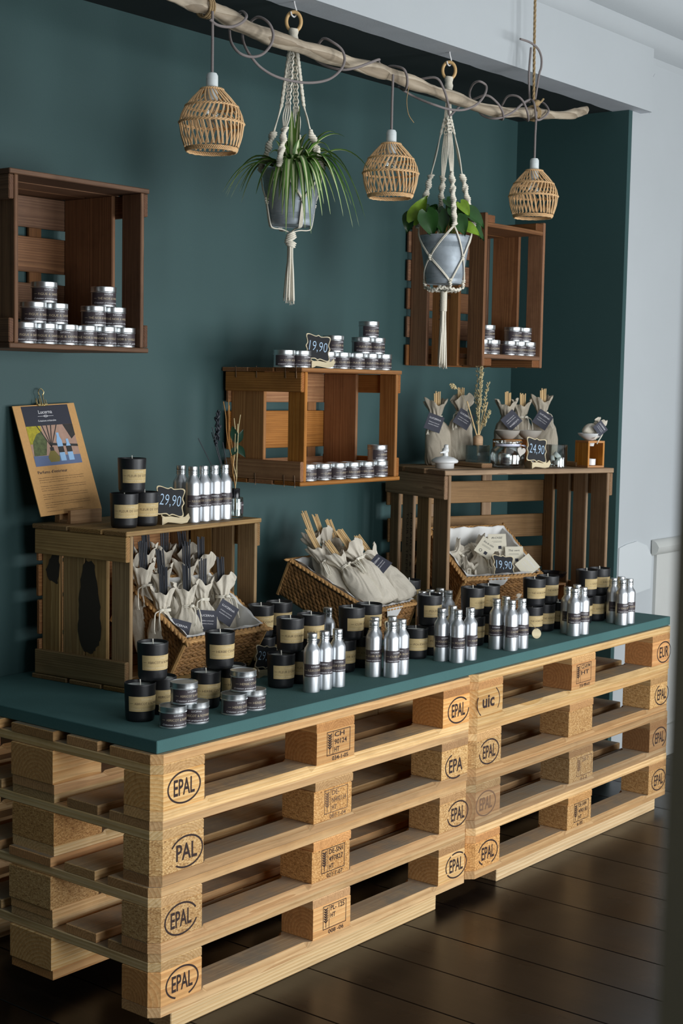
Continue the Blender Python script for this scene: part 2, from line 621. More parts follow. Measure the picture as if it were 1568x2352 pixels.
def tube(pts, r, n=8, closed=False, caps=True):
    """r: number or list of radii"""
    P = [Vector(p) for p in pts]
    m = len(P)
    R = r if isinstance(r, (list, tuple)) else [r]*m
    v, f = [], []
    T = []
    for i in range(m):
        a = P[(i-1) % m] if closed or i > 0 else P[i]
        b = P[(i+1) % m] if closed or i < m-1 else P[i]
        d = b-a
        T.append(d.normalized() if d.length > 1e-9 else Vector((0, 0, 1)))
    up = Vector((0, 0, 1)) if abs(T[0].z) < 0.9 else Vector((1, 0, 0))
    N = (up-T[0]*up.dot(T[0])).normalized()
    for i in range(m):
        N = (N-T[i]*N.dot(T[i]))
        N = N.normalized() if N.length > 1e-6 else T[i].orthogonal().normalized()
        B = T[i].cross(N)
        for j in range(n):
            a = 2*PI*j/n
            v.append(P[i]+(N*math.cos(a)+B*math.sin(a))*R[i])
    for i in range(m if closed else m-1):
        q = (i+1) % m
        for j in range(n):
            k = (j+1) % n
            f.append((i*n+j, i*n+k, q*n+k, q*n+j))
    if caps and not closed:
        f.append(tuple(range(n))[::-1])
        f.append(tuple((m-1)*n+j for j in range(n)))
    return v, f


def tubemesh(name, pts, r, n=8, closed=False):
    v, f = tube(pts, r, n, closed)
    return mesh(name, v, f, True, 50)


def prismdata(poly, z0, z1):
    """polygon (counter-clockwise) in XY extruded from z0 to z1"""
    n = len(poly)
    v = [(x, y, z0) for x, y in poly]+[(x, y, z1) for x, y in poly]
    f = [tuple(range(n))[::-1], tuple(range(n, 2*n))]
    for i in range(n):
        k = (i+1) % n
        f.append((i, k, n+k, n+i))
    return v, f


_tx = {}


def text2d(s, size=1.0, shear=0.0, xs=1.0, align='LEFT', spacing=1.0, weight=0.0):
    """flat letter outlines, triangulated, in the XY plane"""
    k = (s, size, shear, xs, align, spacing, weight)
    if k in _tx:
        return _tx[k]
    cu = bpy.data.curves.new('lettering', 'FONT')
    cu.body = s
    cu.size = size
    cu.shear = shear
    cu.align_x = align
    cu.space_character = spacing
    cu.resolution_u = 2
    cu.offset = weight
    ob = bpy.data.objects.new('lettering', cu)
    me = ob.to_mesh()
    v = [(p.co.x*xs, p.co.y, 0.0) for p in me.vertices]
    f = [tuple(p.vertices) for p in me.polygons]
    ob.to_mesh_clear()
    bpy.data.objects.remove(ob)
    bpy.data.curves.remove(cu)
    _tx[k] = (v, f)
    return _tx[k]


def fit_text(s, width, height, shear=0.0, align='LEFT', weight=0.0):
    """letters scaled to a given width and cap height, starting at x=0"""
    v, f = text2d(s, 1.0, shear, 1.0, 'LEFT', 1.0, weight)
    if not v:
        return v, f
    x0 = min(p[0] for p in v)
    x1 = max(p[0] for p in v)
    cap = 0.73
    kx = width/(x1-x0) if width else height/cap
    off = 0 if align == 'LEFT' else (-0.5 if align == 'CENTER' else -1.0)
    return [((p[0]-x0)*kx+off*kx*(x1-x0), p[1]*height/cap, 0) for p in v], f


def bend(v, R, ang0=0.0):
    """wrap flat lettering (x along the arc, y up) round a cylinder; x=0 faces local -Y turned by ang0"""
    out = []
    for x, y, z in v:
        a = x/R+ang0-PI/2
        out.append(((R+z)*math.cos(a), (R+z)*math.sin(a), y))
    return out


def strip(R, z0, z1, a0, a1, n=24, R1=None):
    """part of a (conical) band, angles measured from local -Y"""
    R1 = R1 or R
    v, f = [], []
    for i in range(n+1):
        a = a0+(a1-a0)*i/n-PI/2
        v += [(R*math.cos(a), R*math.sin(a), z0), (R1*math.cos(a), R1*math.sin(a), z1)]
    for i in range(n):
        f.append((2*i, 2*i+2, 2*i+3, 2*i+1))
    return v, f


ORD = ['first', 'second', 'third', 'fourth', 'fifth', 'sixth', 'seventh', 'eighth', 'ninth']


def look(direction, up=(0, 0, 1)):
    """euler that turns local -Y towards a horizontal direction"""
    return math.atan2(direction[0], -direction[1])


# ------------------------------------------------------------------ the setting
def floor_and_walls():
    # floor boards run towards the street; each is a plank of its own
    fl = struct('floor', mesh('floor', *boxdata(9.4, 4.4, 0.02, 0)), 'black_plastic', loc=(0.4, -1.35, FLOOR-0.034))
    rr = random.Random(4)
    x = -1.9
    while x < 4.0:
        w = 0.19+rr.random()*0.03
        o = board('floor_board', fl, (x-0.4, -2.1, 0.0105), (x+w-0.003-0.4, 2.15 if x < 2.5 else 1.69, 0.0340), 'Y', 'floor_boards', b=0.0012)
        x += w
    for (a, b) in ((-4.3, -1.9), (x, 5.1)):
        struct('floor', mesh('floor', *boxdata(b-a-0.002, 4.3, 0.02, 0)), 'floor_boards', loc=((a+b)/2, -1.35, FLOOR-0.010))

    def wall(name, lo, hi, mat, parent=None):
        c = [(a+b)/2 for a, b in zip(lo, hi)]
        s = [b-a for a, b in zip(lo, hi)]
        return struct(name, mesh(name, *boxdata(*s, 0)), mat, parent, loc=c)
    CE = 2.90
    wall('wall_back', (-4.3, BACK, FLOOR), (RIGHT+0.1, BACK+0.1, HEAD+0.1), 'wall_teal')
    # alcove cheek: painted lining with its own front edge
    wall('wall_alcove_right', (RIGHT, FRONT-0.002, FLOOR), (RIGHT+0.026, BACK, HEAD), 'wall_teal')
    wall('ceiling_alcove', (-4.3, 0.405, HEAD), (RIGHT+0.026, BACK, HEAD+0.08), 'alcove_black')
    wall('wall_right', (RIGHT+0.0265, FRONT, FLOOR), (5.1, FRONT+0.12, CE), 'wall_white')
    hd = wall('wall_header', (-4.3, 0.300, HEAD), (2.702, 0.404, CE), 'wall_white')
    # the underside of the header: grey undercoat, a shade proud, with a ragged brush edge
    rg = random.Random(8)
    n = 160
    v = []
    for i in range(n+1):
        xx = -4.3+(2.702+4.3)*i/n
        v += [(xx, 0.3005, HEAD-0.0015), (xx, 0.404+rg.uniform(-0.004, 0.004), HEAD-0.0015)]
    f = [(2*i, 2*i+1, 2*i+3, 2*i+2) for i in range(n)]
    link('undercoat', mesh('undercoat', v, f), 'header_grey', hd, loc=(-hd.location.x, -hd.location.y, -hd.location.z))
    # ceiling with a moulded cornice along the front of the header
    wall('ceiling', (-4.3, WY, CE), (5.1, 0.45, CE+0.05), 'ceiling_white')
    prof = [(0.344, 2.565), (0.335, 2.585), (0.30, 2.60), (0.275, 2.625), (0.27, 2.655), (0.235, 2.665), (0.20, 2.685), (0.175, 2.72), (0.165, 2.755),
            (0.12, 2.765), (0.09, 2.79), (0.06, 2.83), (0.05, 2.90), (0.344, 2.90)]
    v, f = prismdata([(a, b) for a, b in prof], 0, 1)
    mt = Matrix(((0, 0, 9.4, -4.3), (1, 0, 0, 0), (0, 1, 0, 0), (0, 0, 0, 1)))
    struct('trim_1', mesh('trim_1', [mt @ Vector((q[0], q[1]-(0.036 if q[1] < 2.85 else 0), q[2])) for q in v], f, True, 40), 'wall_white')
    # wainscot and chair rail on the white wall, a rough plaster patch beside the alcove
    wn = wall('trim_2', (2.93, FRONT-0.012, FLOOR), (5.1, FRONT, 0.745), 'wainscot')
    pr = [(0, 0), (-0.012, 0.004), (-0.026, 0.018), (-0.03, 0.034), (-0.02, 0.05), (-0.008, 0.058), (0, 0.06)]
    v, f = prismdata(pr[::-1], 0, 1)
    mt = Matrix(((0, 0, 2.2, 2.90), (1, 0, 0, FRONT-0.004), (0, 1, 0, 0.742), (0, 0, 0, 1)))
    struct('trim_3', mesh('trim_3', [mt @ Vector(q) for q in v], f, True, 40), 'wainscot')
    wall('baseboard_right', (2.93, FRONT-0.026, FLOOR), (5.1, FRONT-0.012, 0.075), 'wainscot')
    pp = [(2.645, 0.60), (2.90, 0.62), (2.905, 0.74), (2.86, 0.785), (2.78, 0.806), (2.70, 0.80), (2.645, 0.79)]
    v, f = prismdata([(a, b) for a, b in pp], 0, 0.005)
    mt = Matrix(((1, 0, 0, 0), (0, 0, -1, FRONT), (0, 1, 0, 0), (0, 0, 0, 1)))
    link('plaster_patch', mesh('plaster_patch', [mt @ Vector(q) for q in v], f), 'plaster_patch', None)['kind'] = 'structure'
    # hairline crack above the header's end
    link('crack', tubemesh('crack', smoothpath([(2.80, FRONT-0.0003, 2.50), (2.775, FRONT-0.0003, 2.47), (2.778, FRONT-0.0003, 2.43), (2.765, FRONT-0.0003, 2.39), (2.768, FRONT-0.0003, 2.35)], 5), 0.0012, 5), 'header_grey')['kind'] = 'structure'
    # the rest of the shop, behind the camera
    wall('wall_left', (-4.4, WY, FLOOR), (-4.3, BACK+0.1, CE), 'room_grey')
    wall('wall_far_right', (5.1, WY, FLOOR), (5.2, FRONT+0.12, CE), 'room_grey')
    segs, x = [], -4.4
    for cxx, w, _ in WIN:
        segs.append((x, cxx-w/2))
        x = cxx+w/2
    segs.append((x, 5.2))
    for i, (a, b) in enumerate(segs):
        wall('wall_street', (a, WY-0.1, FLOOR), (b, WY, CE), 'room_grey')
    for i, (cxx, w, _) in enumerate(WIN):
        wall('wall_street', (cxx-w/2, WY-0.1, FLOOR), (cxx+w/2, WY, 0.2), 'room_grey')
        wall('wall_street', (cxx-w/2, WY-0.1, 1.9), (cxx+w/2, WY, CE), 'room_grey')
        fr = MB()
        for (a, b, c2, d) in ((-w/2, -w/2+0.05, 0.2, 1.9), (w/2-0.05, w/2, 0.2, 1.9), (-0.02, 0.02, 0.2, 1.9), (-w/2, w/2, 0.2, 0.25), (-w/2, w/2, 1.85, 1.9)):
            v, f = boxdata(b-a, 0.05, d-c2, 0)
            fr.add(v, f, Matrix.Translation((cxx+(a+b)/2, WY-0.05, (c2+d)/2)))
        struct('window_%d' % (i+1), fr.mesh('window'), 'wainscot')
    # out-of-focus edge of a post standing close to the lens, at the right of the view
    o = wall('trim_4', (0, 0, FLOOR), (0.06, 0.10, CE), 'jamb_beige')
    o.location = (-1.7342, -2.0634, (FLOOR+CE)/2)
    o.rotation_euler = (0, 0, -0.52)


floor_and_walls()


# ------------------------------------------------------------------ pallets
CH = 0.020     # cut corner of a pallet


def plankpoly(L, w, c0=0, c1=0, c2=0, c3=0):
    """plank outline centred on the origin; c0..c3 cut the corners (-x,-y) (+x,-y) (+x,+y) (-x,+y)"""
    x, y = L/2, w/2
    p = []
    p += [(-x, -y+c0), (-x+c0, -y)] if c0 else [(-x, -y)]
    p += [(x-c1, -y), (x, -y+c1)] if c1 else [(x, -y)]
    p += [(x, y-c2), (x-c2, y)] if c2 else [(x, y)]
    p += [(-x+c3, y), (-x, y-c3)] if c3 else [(-x, y)]
    return p


_pc = {}


def plankmesh(L, w, t, cuts):
    k = (L, w, t, cuts)
    if k not in _pc:
        poly = plankpoly(L, w, *cuts)
        n = len(poly)
        b = 0.0018
        inner = plankpoly(L-2*b, w-2*b, *[max(0, c-b*0.6) if c else 0 for c in cuts])
        v = [(x, y, -t/2) for x, y in inner]+[(x, y, -t/2+b) for x, y in poly]+[(x, y, t/2-b) for x, y in poly]+[(x, y, t/2) for x, y in inner]
        f = [tuple(range(n))[::-1], tuple(range(3*n, 4*n))]
        for r in range(3):
            for i in range(n):
                q = (i+1) % n
                f.append((r*n+i, r*n+q, (r+1)*n+q, (r+1)*n+i))
        _pc[k] = mesh('plank', v, f)
    return _pc[k]


def bottomboard(w, cuts):
    """runner board: its upper arrises are chamfered between the blocks for the pallet truck"""
    k = ('bb', w, cuts)
    if k in _pc:
        return _pc[k]
    L, t, c = 1.2, 0.022, 0.012
    xs = [(-0.6, 0), (-0.6+CH, 0), (-0.452, 0), (-0.435, c), (-0.09, c), (-0.073, 0), (0.073, 0), (0.09, c), (0.435, c), (0.452, 0), (0.6-CH, 0), (0.6, 0)]
    v, f = [], []
    for x, ch in xs:
        ch = max(ch, 0.0015)
        y, z = w/2, t/2
        a = y if not (cuts[0] and abs(x) > 0.59) else y-CH
        b = y if not (cuts[3] and abs(x) > 0.59) else y-CH
        v += [(x, -a, -z), (x, -a, z-ch), (x, -a+ch*1.2, z), (x, b-ch*1.2, z), (x, b, z-ch), (x, b, -z)]
    n = 6
    m = len(xs)
    for i in range(m-1):
        for j in range(n):
            q = (j+1) % n
            f.append((i*n+j, (i+1)*n+j, (i+1)*n+q, i*n+q))
    f.append(tuple(range(n)))
    f.append(tuple((m-1)*n+j for j in range(n))[::-1])
    _pc[k] = mesh('bottom_board', v, f)
    return _pc[k]


def ring_oval(a, b, w, n=40, gaps=()):
    """oval stamp outline as flat quads, broken where the ink is missing"""
    v, f = [], []
    for i in range(n):
        t = 2*PI*i/n
        v += [(a*math.cos(t), b*math.sin(t), 0), ((a-w)*math.cos(t), (b-w)*math.sin(t), 0)]
    for i in range(n):
        if any(g0 <= i/n <= g1 for g0, g1 in gaps):
            continue
        k = (i+1) % n
        f.append((2*i, 2*k, 2*k+1, 2*i+1))
    return v, f


def stamp_epal(word='EPAL', gaps=(), flat=0.85):
    mb = MB()
    mb.add(*ring_oval(0.051, 0.051*flat*0.84, 0.0042, 44, gaps))
    v, f = fit_text(word, 0.064, 0.037, align='CENTER', weight=0.018)
    mb.add(v, f, Matrix.Translation((0, -0.0165, 0)))
    return mb


def stamp_grain(lines, below, inner=True):
    mb = MB()
    fr = [(-0.045, 0.045, 0.030, 0.0318), (-0.045, 0.045, -0.027, -0.0252), (-0.045, -0.0432, -0.027, 0.0318), (0.0432, 0.045, -0.027, 0.0318), (-0.022, -0.0207, -0.027, 0.0318)]
    for a, b, c, d in fr:
        mb.add([(a, c, 0), (b, c, 0), (b, d, 0), (a, d, 0)], [(0, 1, 2, 3)])
    # ear of wheat
    mb.add([(-0.0345, -0.023, 0), (-0.0325, -0.023, 0), (-0.0325, 0.025, 0), (-0.0345, 0.025, 0)], [(0, 1, 2, 3)])
    for i in range(6):
        y = -0.012+i*0.006
        for s in (-1, 1):
            p = [(-0.0335, y, 0), (-0.0335+s*0.008, y+0.006, 0), (-0.0335+s*0.0065, y+0.009, 0), (-0.0335, y+0.0035, 0)]
            mb.add(p, [(0, 1, 2, 3) if s > 0 else (3, 2, 1, 0)])
    y = 0.016
    for s in lines:
        v, f = fit_text(s, min(0.054, 0.0095*len(s)), 0.0125, weight=0.015)
        mb.add(v, f, Matrix.Translation((-0.016, y, 0)))
        y -= 0.0185
    if below:
        v, f = fit_text(below, min(0.062, 0.0085*len(below)), 0.0105, weight=0.015)
        mb.add(v, f, Matrix.Translation((-0.024, -0.0405, 0)))
    return mb


UPF = Matrix(((1, 0, 0, 0), (0, 0, -1, 0), (0, 1, 0, 0), (0, 0, 0, 1)))    # flat XY print stood up to face -Y


def pallet(label, loc, rotz, blocks, stamps, tint, seed, inner):
    """blocks: material for the three front blocks; stamps: [(MB or None, ink)] for them"""
    p = thing('wooden_pallet', label, 'pallet', loc, rotz, 'pallets stacked under the counter')
    rr = random.Random(seed)

    def tn(k=0.06):
        q = 1+rr.uniform(-k, k)
        p_ = rr.choice(((1, 1, 1), (1, 1, 1), (1.06, 0.93, 0.78), (1.04, 0.98, 0.90), (0.86, 0.82, 0.78), (1.08, 1.07, 1.04)))
        return tuple(min(1.25, c*q*w_) for c, w_ in zip(tint, p_))
    ys = [(0, 0.145), (0.18625, 0.28625), (0.3275, 0.4725), (0.51375, 0.61375), (0.655, 0.80)]
    for i, (a, b) in enumerate(ys):
        cuts = (CH, CH, 0, 0) if i == 0 else (0, 0, CH, CH) if i == 4 else (0, 0, 0, 0)
        j = rr.uniform(-0.006, 0.004) if 0 < i < 4 else 0
        link('deck_board', plankmesh(1.2, round(b-a, 4), 0.022, cuts), 'pallet_pine', p, (0.6+j, (a+b)/2, 0.133), (0, 0, 0), tn(0.1))
    for i, x in enumerate((0.0725, 0.6, 1.1275)):
        # local X runs towards the back: (-x,-y) is front right, (-x,+y) is front left
        cuts = (0, 0, CH, CH) if i == 0 else (CH, CH, 0, 0) if i == 2 else (0, 0, 0, 0)
        link('stringer_board', plankmesh(0.8, 0.145, 0.022, cuts), 'pallet_pine', p, (x, 0.4, 0.111), (0, 0, PI/2), tn(0.14))
    for r, (ya, yb) in enumerate(((0, 0.1), (0.3275, 0.4725), (0.7, 0.8))):
        for i, x in enumerate((0.0725, 0.6, 1.1275)):
            w = round(yb-ya, 4)
            cuts = [0, 0, 0, 0]
            if r == 0 and i == 0: cuts[0] = CH
            if r == 0 and i == 2: cuts[1] = CH
            if r == 2 and i == 0: cuts[3] = CH
            if r == 2 and i == 2: cuts[2] = CH
            chip = blocks[i] if r == 0 else inner
            bx = x+(rr.uniform(-0.006, 0.006) if (i == 1 or r == 1) else 0)
            o = link('block', plankmesh(0.145, w, 0.078, tuple(cuts)), 'chip_block' if chip else 'pallet_block', p, (bx, (ya+yb)/2, 0.061), (0, 0, 0), tn(0.08))
            if r == 0 and stamps[i]:
                mb, ink, sx, sz = stamps[i]
                link('stamp', MB().add(mb.v, mb.f, Matrix.Translation((sx, -w/2-0.0004, sz)) @ UPF).mesh('stamp'), ink, o)
    for (ya, yb, cu) in ((0, 0.1, (1, 0, 0, 0)), (0.3275, 0.4725, (0, 0, 0, 0)), (0.7, 0.8, (0, 0, 0, 1))):
        link('bottom_board', bottomboard(round(yb-ya, 4), cu), 'pallet_pine', p, (0.6, (ya+yb)/2, 0.011), (0, 0, 0), tn(0.1))
    return p


E_ = stamp_epal
S_ = stamp_grain
ink, fnt = 'stamp_ink', 'stamp_faint'
H = 0.144


def uic():
    mb = MB()
    v, f = fit_text('uic', 0.060, 0.036, align='CENTER', weight=0.03)
    mb.add(v, f, Matrix.Translation((0, -0.014, 0)))
    mb.add(*ring_oval(0.058, 0.046, 0.003, 44, ((0.12, 0.42), (0.62, 0.9))))
    return mb


pallet('pale pine pallet with knotty end blocks, lowest in the near stack', (0.0, 0.003, 0), 0.0, (0, 0, 0),
       [(E_(gaps=((0.68, 0.8),)), ink, 0.012, 0), (S_(['PL- 125', 'HT'], '008 -06'), ink, 0.01, 0.004), (E_(gaps=((0.1, 0.12), (0.3, 0.32), (0.55, 0.57))), ink, 0.012, 0)], (1.1, 1.08, 1.06), 11, 0)
pallet('honey pine pallet second from the floor in the near stack', (-0.004, 0.0, H), 0.001, (1, 1, 1),
       [(E_(gaps=((0.95, 1.0), (0.0, 0.05))), ink, 0.008, 0), (S_(['DE-SN1', '497827', 'HT'], '021-1-07'), ink, 0.008, 0.004), (E_(gaps=((0.42, 0.5),)), ink, 0.015, 0)], (1.0, 0.96, 0.92), 12, 1)
pallet('chipboard block pallet with faint stamps, third from the floor in the near stack', (0.003, 0.004, 2*H), -0.001, (1, 1, 1),
       [(E_('PAL', gaps=((0.42, 0.62),)), ink, 0.02, 0), (S_(['DE-', 'NI492114', 'HT'], '081-1-04'), fnt, 0.012, 0.004), (E_('EPA', gaps=((0.0, 0.3), (0.8, 1.0))), ink, -0.005, -0.008)], (0.98, 0.96, 0.92), 13, 1)
pallet('amber pine pallet directly under the left half of the teal board', (0.0, 0.0, 3*H), 0.0, (0, 0, 0),
       [(E_(), ink, 0.01, 0.002), (S_(['  CH', '90124', 'HT'], '034-1-05'), ink, 0.01, 0.004), (E_(gaps=((0.0, 0.1),)), ink, 0.0, 0)], (1.03, 0.95, 0.84), 14, 0)
RX = 1.203
pallet('pine pallet with white paint flakes and orange spray, lowest in the far stack', (RX+0.002, -0.002, 0), 0.0, (1, 1, 1),
       [(E_(gaps=((0.45, 0.55), (0.65, 0.8))), ink, 0.012, 0), (S_(['DE-NW', '490181', 'HT'], '6-05'), ink, 0.012, 0.004), (E_(), ink, 0.0, 0)], (1.02, 0.97, 0.9), 15, 1)
pallet('weathered silver-grey pallet second from the floor in the far stack', (RX, 0.0, H), -0.001, (0, 1, 0),
       [(E_(), fnt, 0.0, 0), (S_(['28-1'], '4-1-2'), fnt, 0.02, 0), (E_(gaps=((0.6, 0.8),)), ink, 0.0, 0)], (0.70, 0.70, 0.72), 16, 1)
pallet('pine pallet with coarse chip blocks, third from the floor in the far stack', (RX+0.003, 0.003, 2*H), 0.001, (1, 1, 1),
       [(E_(gaps=((0.4, 0.48),)), ink, 0.012, 0), None, (E_(gaps=((0.1, 0.3),)), ink, 0.012, 0)], (0.96, 0.92, 0.86), 17, 1)
pallet('brownish pine pallet directly under the right half of the teal board', (RX, 0.0, 3*H), 0.0, (0, 0, 0),
       [(uic(), ink, 0.0, 0), (S_([' CZ-0194', '   HT'], '2156 498-6-01'), ink, 0.0, 0.004), (E_('EUR'), ink, 0.012, 0)], (0.98, 0.88, 0.76), 18, 0)

# plinth beams lying on the floor under the front and middle runners
BM = []
for nm, x0, x1, y0 in (('front beam under the near pallet stack', 0.06, 1.06, 0.012), ('front beam under the far pallet stack', 1.36, 2.34, 0.012),
                       ('rear beam under the near pallet stack', 0.10, 1.06, 0.72), ('rear beam under the far pallet stack', 1.36, 2.34, 0.72)):
    o = board('plinth_beam', None, (x0, y0, FLOOR), (x1, y0+0.07, -0.0005), 'X', 'beam_pine', b=0.002)
    tag(o, 'pale planed '+nm, 'beam')

# painted counter board
o = link('counter_board', boxmesh(2.394, 0.785, 0.028, 0.0015, 'counter_board'), 'board_teal', None, (1.2085, 0.4045, 0.5905))
tag(o, 'long teal painted counter board lying on the pallets', 'counter')


# ------------------------------------------------------------------ fruit crates
def crate(label, loc, rotz, w, h, d, mat, sides, back, tops, cleat=0.058, t=0.012, group=None, flip=False, mats=None, seed=0, battens=(0.24, 0.76), sidet=0.012):
    """open crate lying on its side. sides: (y0,y1) of upright slats left and right; back: (z0,z1) slats; tops: (y0,y1) boards of top and floor"""
    c = thing('wooden_crate', label, 'crate', loc, rotz, group)
    rr = random.Random(seed)
    mats = mats or {}

    def tn(k=0.12):
        q = 1+rr.uniform(-k, k)
        return (q, q, q)
    e = 0.014      # thickness of the outer cleats
    for s, x in ((0, 0.0), (1, w-sidet)):
        for (y0, y1) in sides:
            board('side_slat', c, (x, y0, t), (x+sidet, y1, h-t), 'Z', mats.get('side', mat), tn())
        for z0 in (t+0.001, h-t-cleat-0.001):
            xx = -e if s == 0 else w
            board('cleat', c, (xx, 0.001+rr.uniform(0, 0.003), z0), (xx+e, d-0.012, z0+cleat), 'Y', mats.get('cleat', mat), tn())
    for z in (0.0, h-t):
        for (y0, y1) in tops:
            board('lid_board' if z else 'floor_board', c, (-e-0.002+rr.uniform(-0.002, 0.002), y0, z), (w+e+0.002, y1, z+t), 'X', mats.get('top', mat), tn())
    for (z0, z1) in back:
        board('back_slat', c, (-e*0.6+rr.uniform(-0.004, 0.004), d-0.023, z0), (w+e*0.6, d-0.012, z1), 'X', mats.get('back', mat), tn())
    for q in battens:
        board('batten', c, (w*q-0.02, d-0.0115, t+0.001), (w*q+0.02, d, h-t-0.001), 'Z', mats.get('back', mat), tn())
    return c


crate1 = crate('dark brown wall crate hung high at the left, two pyramids of tins inside', (0.020, 0.488, 1.432), 0.0, 0.402, 0.402, 0.308, 'crate_brown',
               [(0.001, 0.07), (0.105, 0.284)], [(0.013, 0.05), (0.08, 0.172), (0.2, 0.288), (0.311, 0.388)], [(0.0, 0.10), (0.11, 0.20), (0.21, 0.307)], cleat=0.055, seed=1)
crate2 = crate('amber wall crate in the middle with wire-bound corners, tins on top and inside', (1.045, 0.488, 1.074), 0.0, 0.440, 0.334, 0.308, 'crate_amber',
               [(0.001, 0.064), (0.155, 0.284)], [(0.013, 0.062), (0.093, 0.206), (0.232, 0.321)], [(0.0, 0.10), (0.106, 0.20), (0.206, 0.307)], cleat=0.056, seed=2, battens=(0.12, 0.88))
# staples of binding wire over the left corners
for z0, z1 in ((0.304, 0.338), (-0.004, 0.030)):
    for y in (0.02, 0.06, 0.17, 0.25):
        pts = [(-0.0165, y, z0), (-0.0165, y+0.002, z1)] if z0 > 0.1 else [(-0.0165, y, z0), (-0.0165, y+0.002, z1)]
        link('binding_wire', tubemesh('binding_wire', pts, 0.0011, 5), 'wire', crate2)
# tall crate: the ends (boards with cleats) are above and below, the long boards stand upright
crate3 = thing('wooden_crate', 'tall reddish wall crate behind the right hanging pot, tins on its floor', 'crate', (1.937, 0.486, 1.432))
rr = random.Random(5)
CW, CHh, CD = 0.376, 0.497, 0.306


def tq(k=0.12):
    q = 1+rr.uniform(-k, k)
    return (q, q, q)


for x in (0.0, CW-0.014):
    for (y0, y1) in ((0.0, 0.062), (0.098, 0.205), (0.225, 0.296)):
        board('side_slat', crate3, (x, y0, 0.0), (x+0.014, y1, CHh), 'Z', 'crate_red', tq())
for z, zc in ((0.026, 0.0), (CHh-0.044, CHh-0.03)):
    for (y0, y1) in ((0.001, 0.15), (0.156, 0.294)):
        board('end_board', crate3, (0.0145, y0, z), (CW-0.0145, y1, z+0.014), 'X', 'crate_red', tq())
    for x in (0.0145, CW-0.0145-0.045):
        board('cleat', crate3, (x, 0.002, z-0.0245 if zc == 0 else z+0.0145), (x+0.045, 0.29, z-0.0005 if zc == 0 else z+0.0385), 'Y', 'crate_red', tq())
for (z0, z1) in ((0.0, 0.07), (0.095, 0.165), (0.19, 0.26), (0.285, 0.355), (0.38, 0.45)):
    board('back_slat', crate3, (-0.012, CD-0.009, z0), (CW+0.01, CD+0.001, z1), 'X', 'crate_red', tq())
v, f = fit_text('NSSA', 0.085, 0.020)
mt = Matrix(((0, 0, -1, -0.0006), (0, -1, 0, 0.176), (-1, 0, 0, 0.235), (0, 0, 0, 1)))
link('stencil', MB().add(v, f, mt).mesh('stencil'), 'crate_print', crate3)
v, f = fit_text('F', 0.014, 0.020)
mt = Matrix(((0, 0, -1, -0.0006), (0, -1, 0, 0.15), (-1, 0, 0, 0.235), (0, 0, 0, 1)))
link('stencil', MB().add(v, f, mt).mesh('stencil'), 'crate_print', crate3)

crate4 = crate('olive-brown crate with black stains on the counter at the left, reed bags inside', (0.312, 0.415, TABLE), 0.077, 0.505, 0.395, 0.325, 'crate_olive',
               [(0.001, 0.062), (0.078, 0.15), (0.152, 0.228), (0.238, 0.3)], [(0.013, 0.10), (0.112, 0.20), (0.21, 0.29), (0.30, 0.382)],
               [(0.0, 0.075), (0.082, 0.19), (0.20, 0.322)], cleat=0.062, seed=3, mats={'back': 'crate_amber', 'side': 'crate_olive'}, battens=(0.5, 0.78))
# black stains soaked into its left slats
for pts, nm in (([(0.125, 0.085), (0.165, 0.10), (0.172, 0.2), (0.155, 0.30), (0.12, 0.302), (0.10, 0.2), (0.10, 0.12)], 'a'), ([(0.245, 0.25), (0.285, 0.27), (0.258, 0.325), (0.242, 0.327)], 'b')):
    rj = random.Random(len(pts))
    sm = smoothpath([(0, y, z) for y, z in pts], 7, True)
    v = [(-0.0006, q.y+rj.uniform(-0.003, 0.003), q.z+rj.uniform(-0.004, 0.004)) for q in sm]
    link('stain', mesh('stain', v, [tuple(range(len(v)))[::-1]]), 'black_stain', crate4)

T2R = -0.38
crate5 = crate('large tan slatted crate at the right end of the counter, basket of sachets inside', (1.680, 0.430, TABLE), T2R, 0.648, 0.496, 0.372, 'crate_tan',
               [(0.001, 0.085), (0.112, 0.18), (0.205, 0.272), (0.295, 0.347)], [(0.03, 0.1), (0.125, 0.20), (0.235, 0.315), (0.36, 0.435)],
               [(0.0, 0.10), (0.115, 0.235), (0.25, 0.37)], cleat=0.075, t=0.016, seed=6, battens=(0.28, 0.62))
for s, yy in (('TOUR DE TREME', 0.242), ('MORARD P & F', 0.220)):
    v, f = fit_text(s, 0.20, 0.013)
    mt = Matrix(((0, 0, -1, -0.0006), (0, -1, 0, yy), (-1, 0, 0, 0.345), (0, 0, 0, 1)))
    link('stencil', MB().add(v, f, mt).mesh('stencil'), 'crate_print', crate5)


# ------------------------------------------------------------------ tins, candles, bottles
_pm = {}


def cached(key, fn):
    if key not in _pm:
        _pm[key] = fn()
    return _pm[key]


TIN_R, TIN_H = 0.0300, 0.048
CAN_R, CAN_H = 0.0355, 0.0861
BOT_R, BOT_H = 0.0208, 0.146
TAGLINE = 'Création artisanale de parfums'


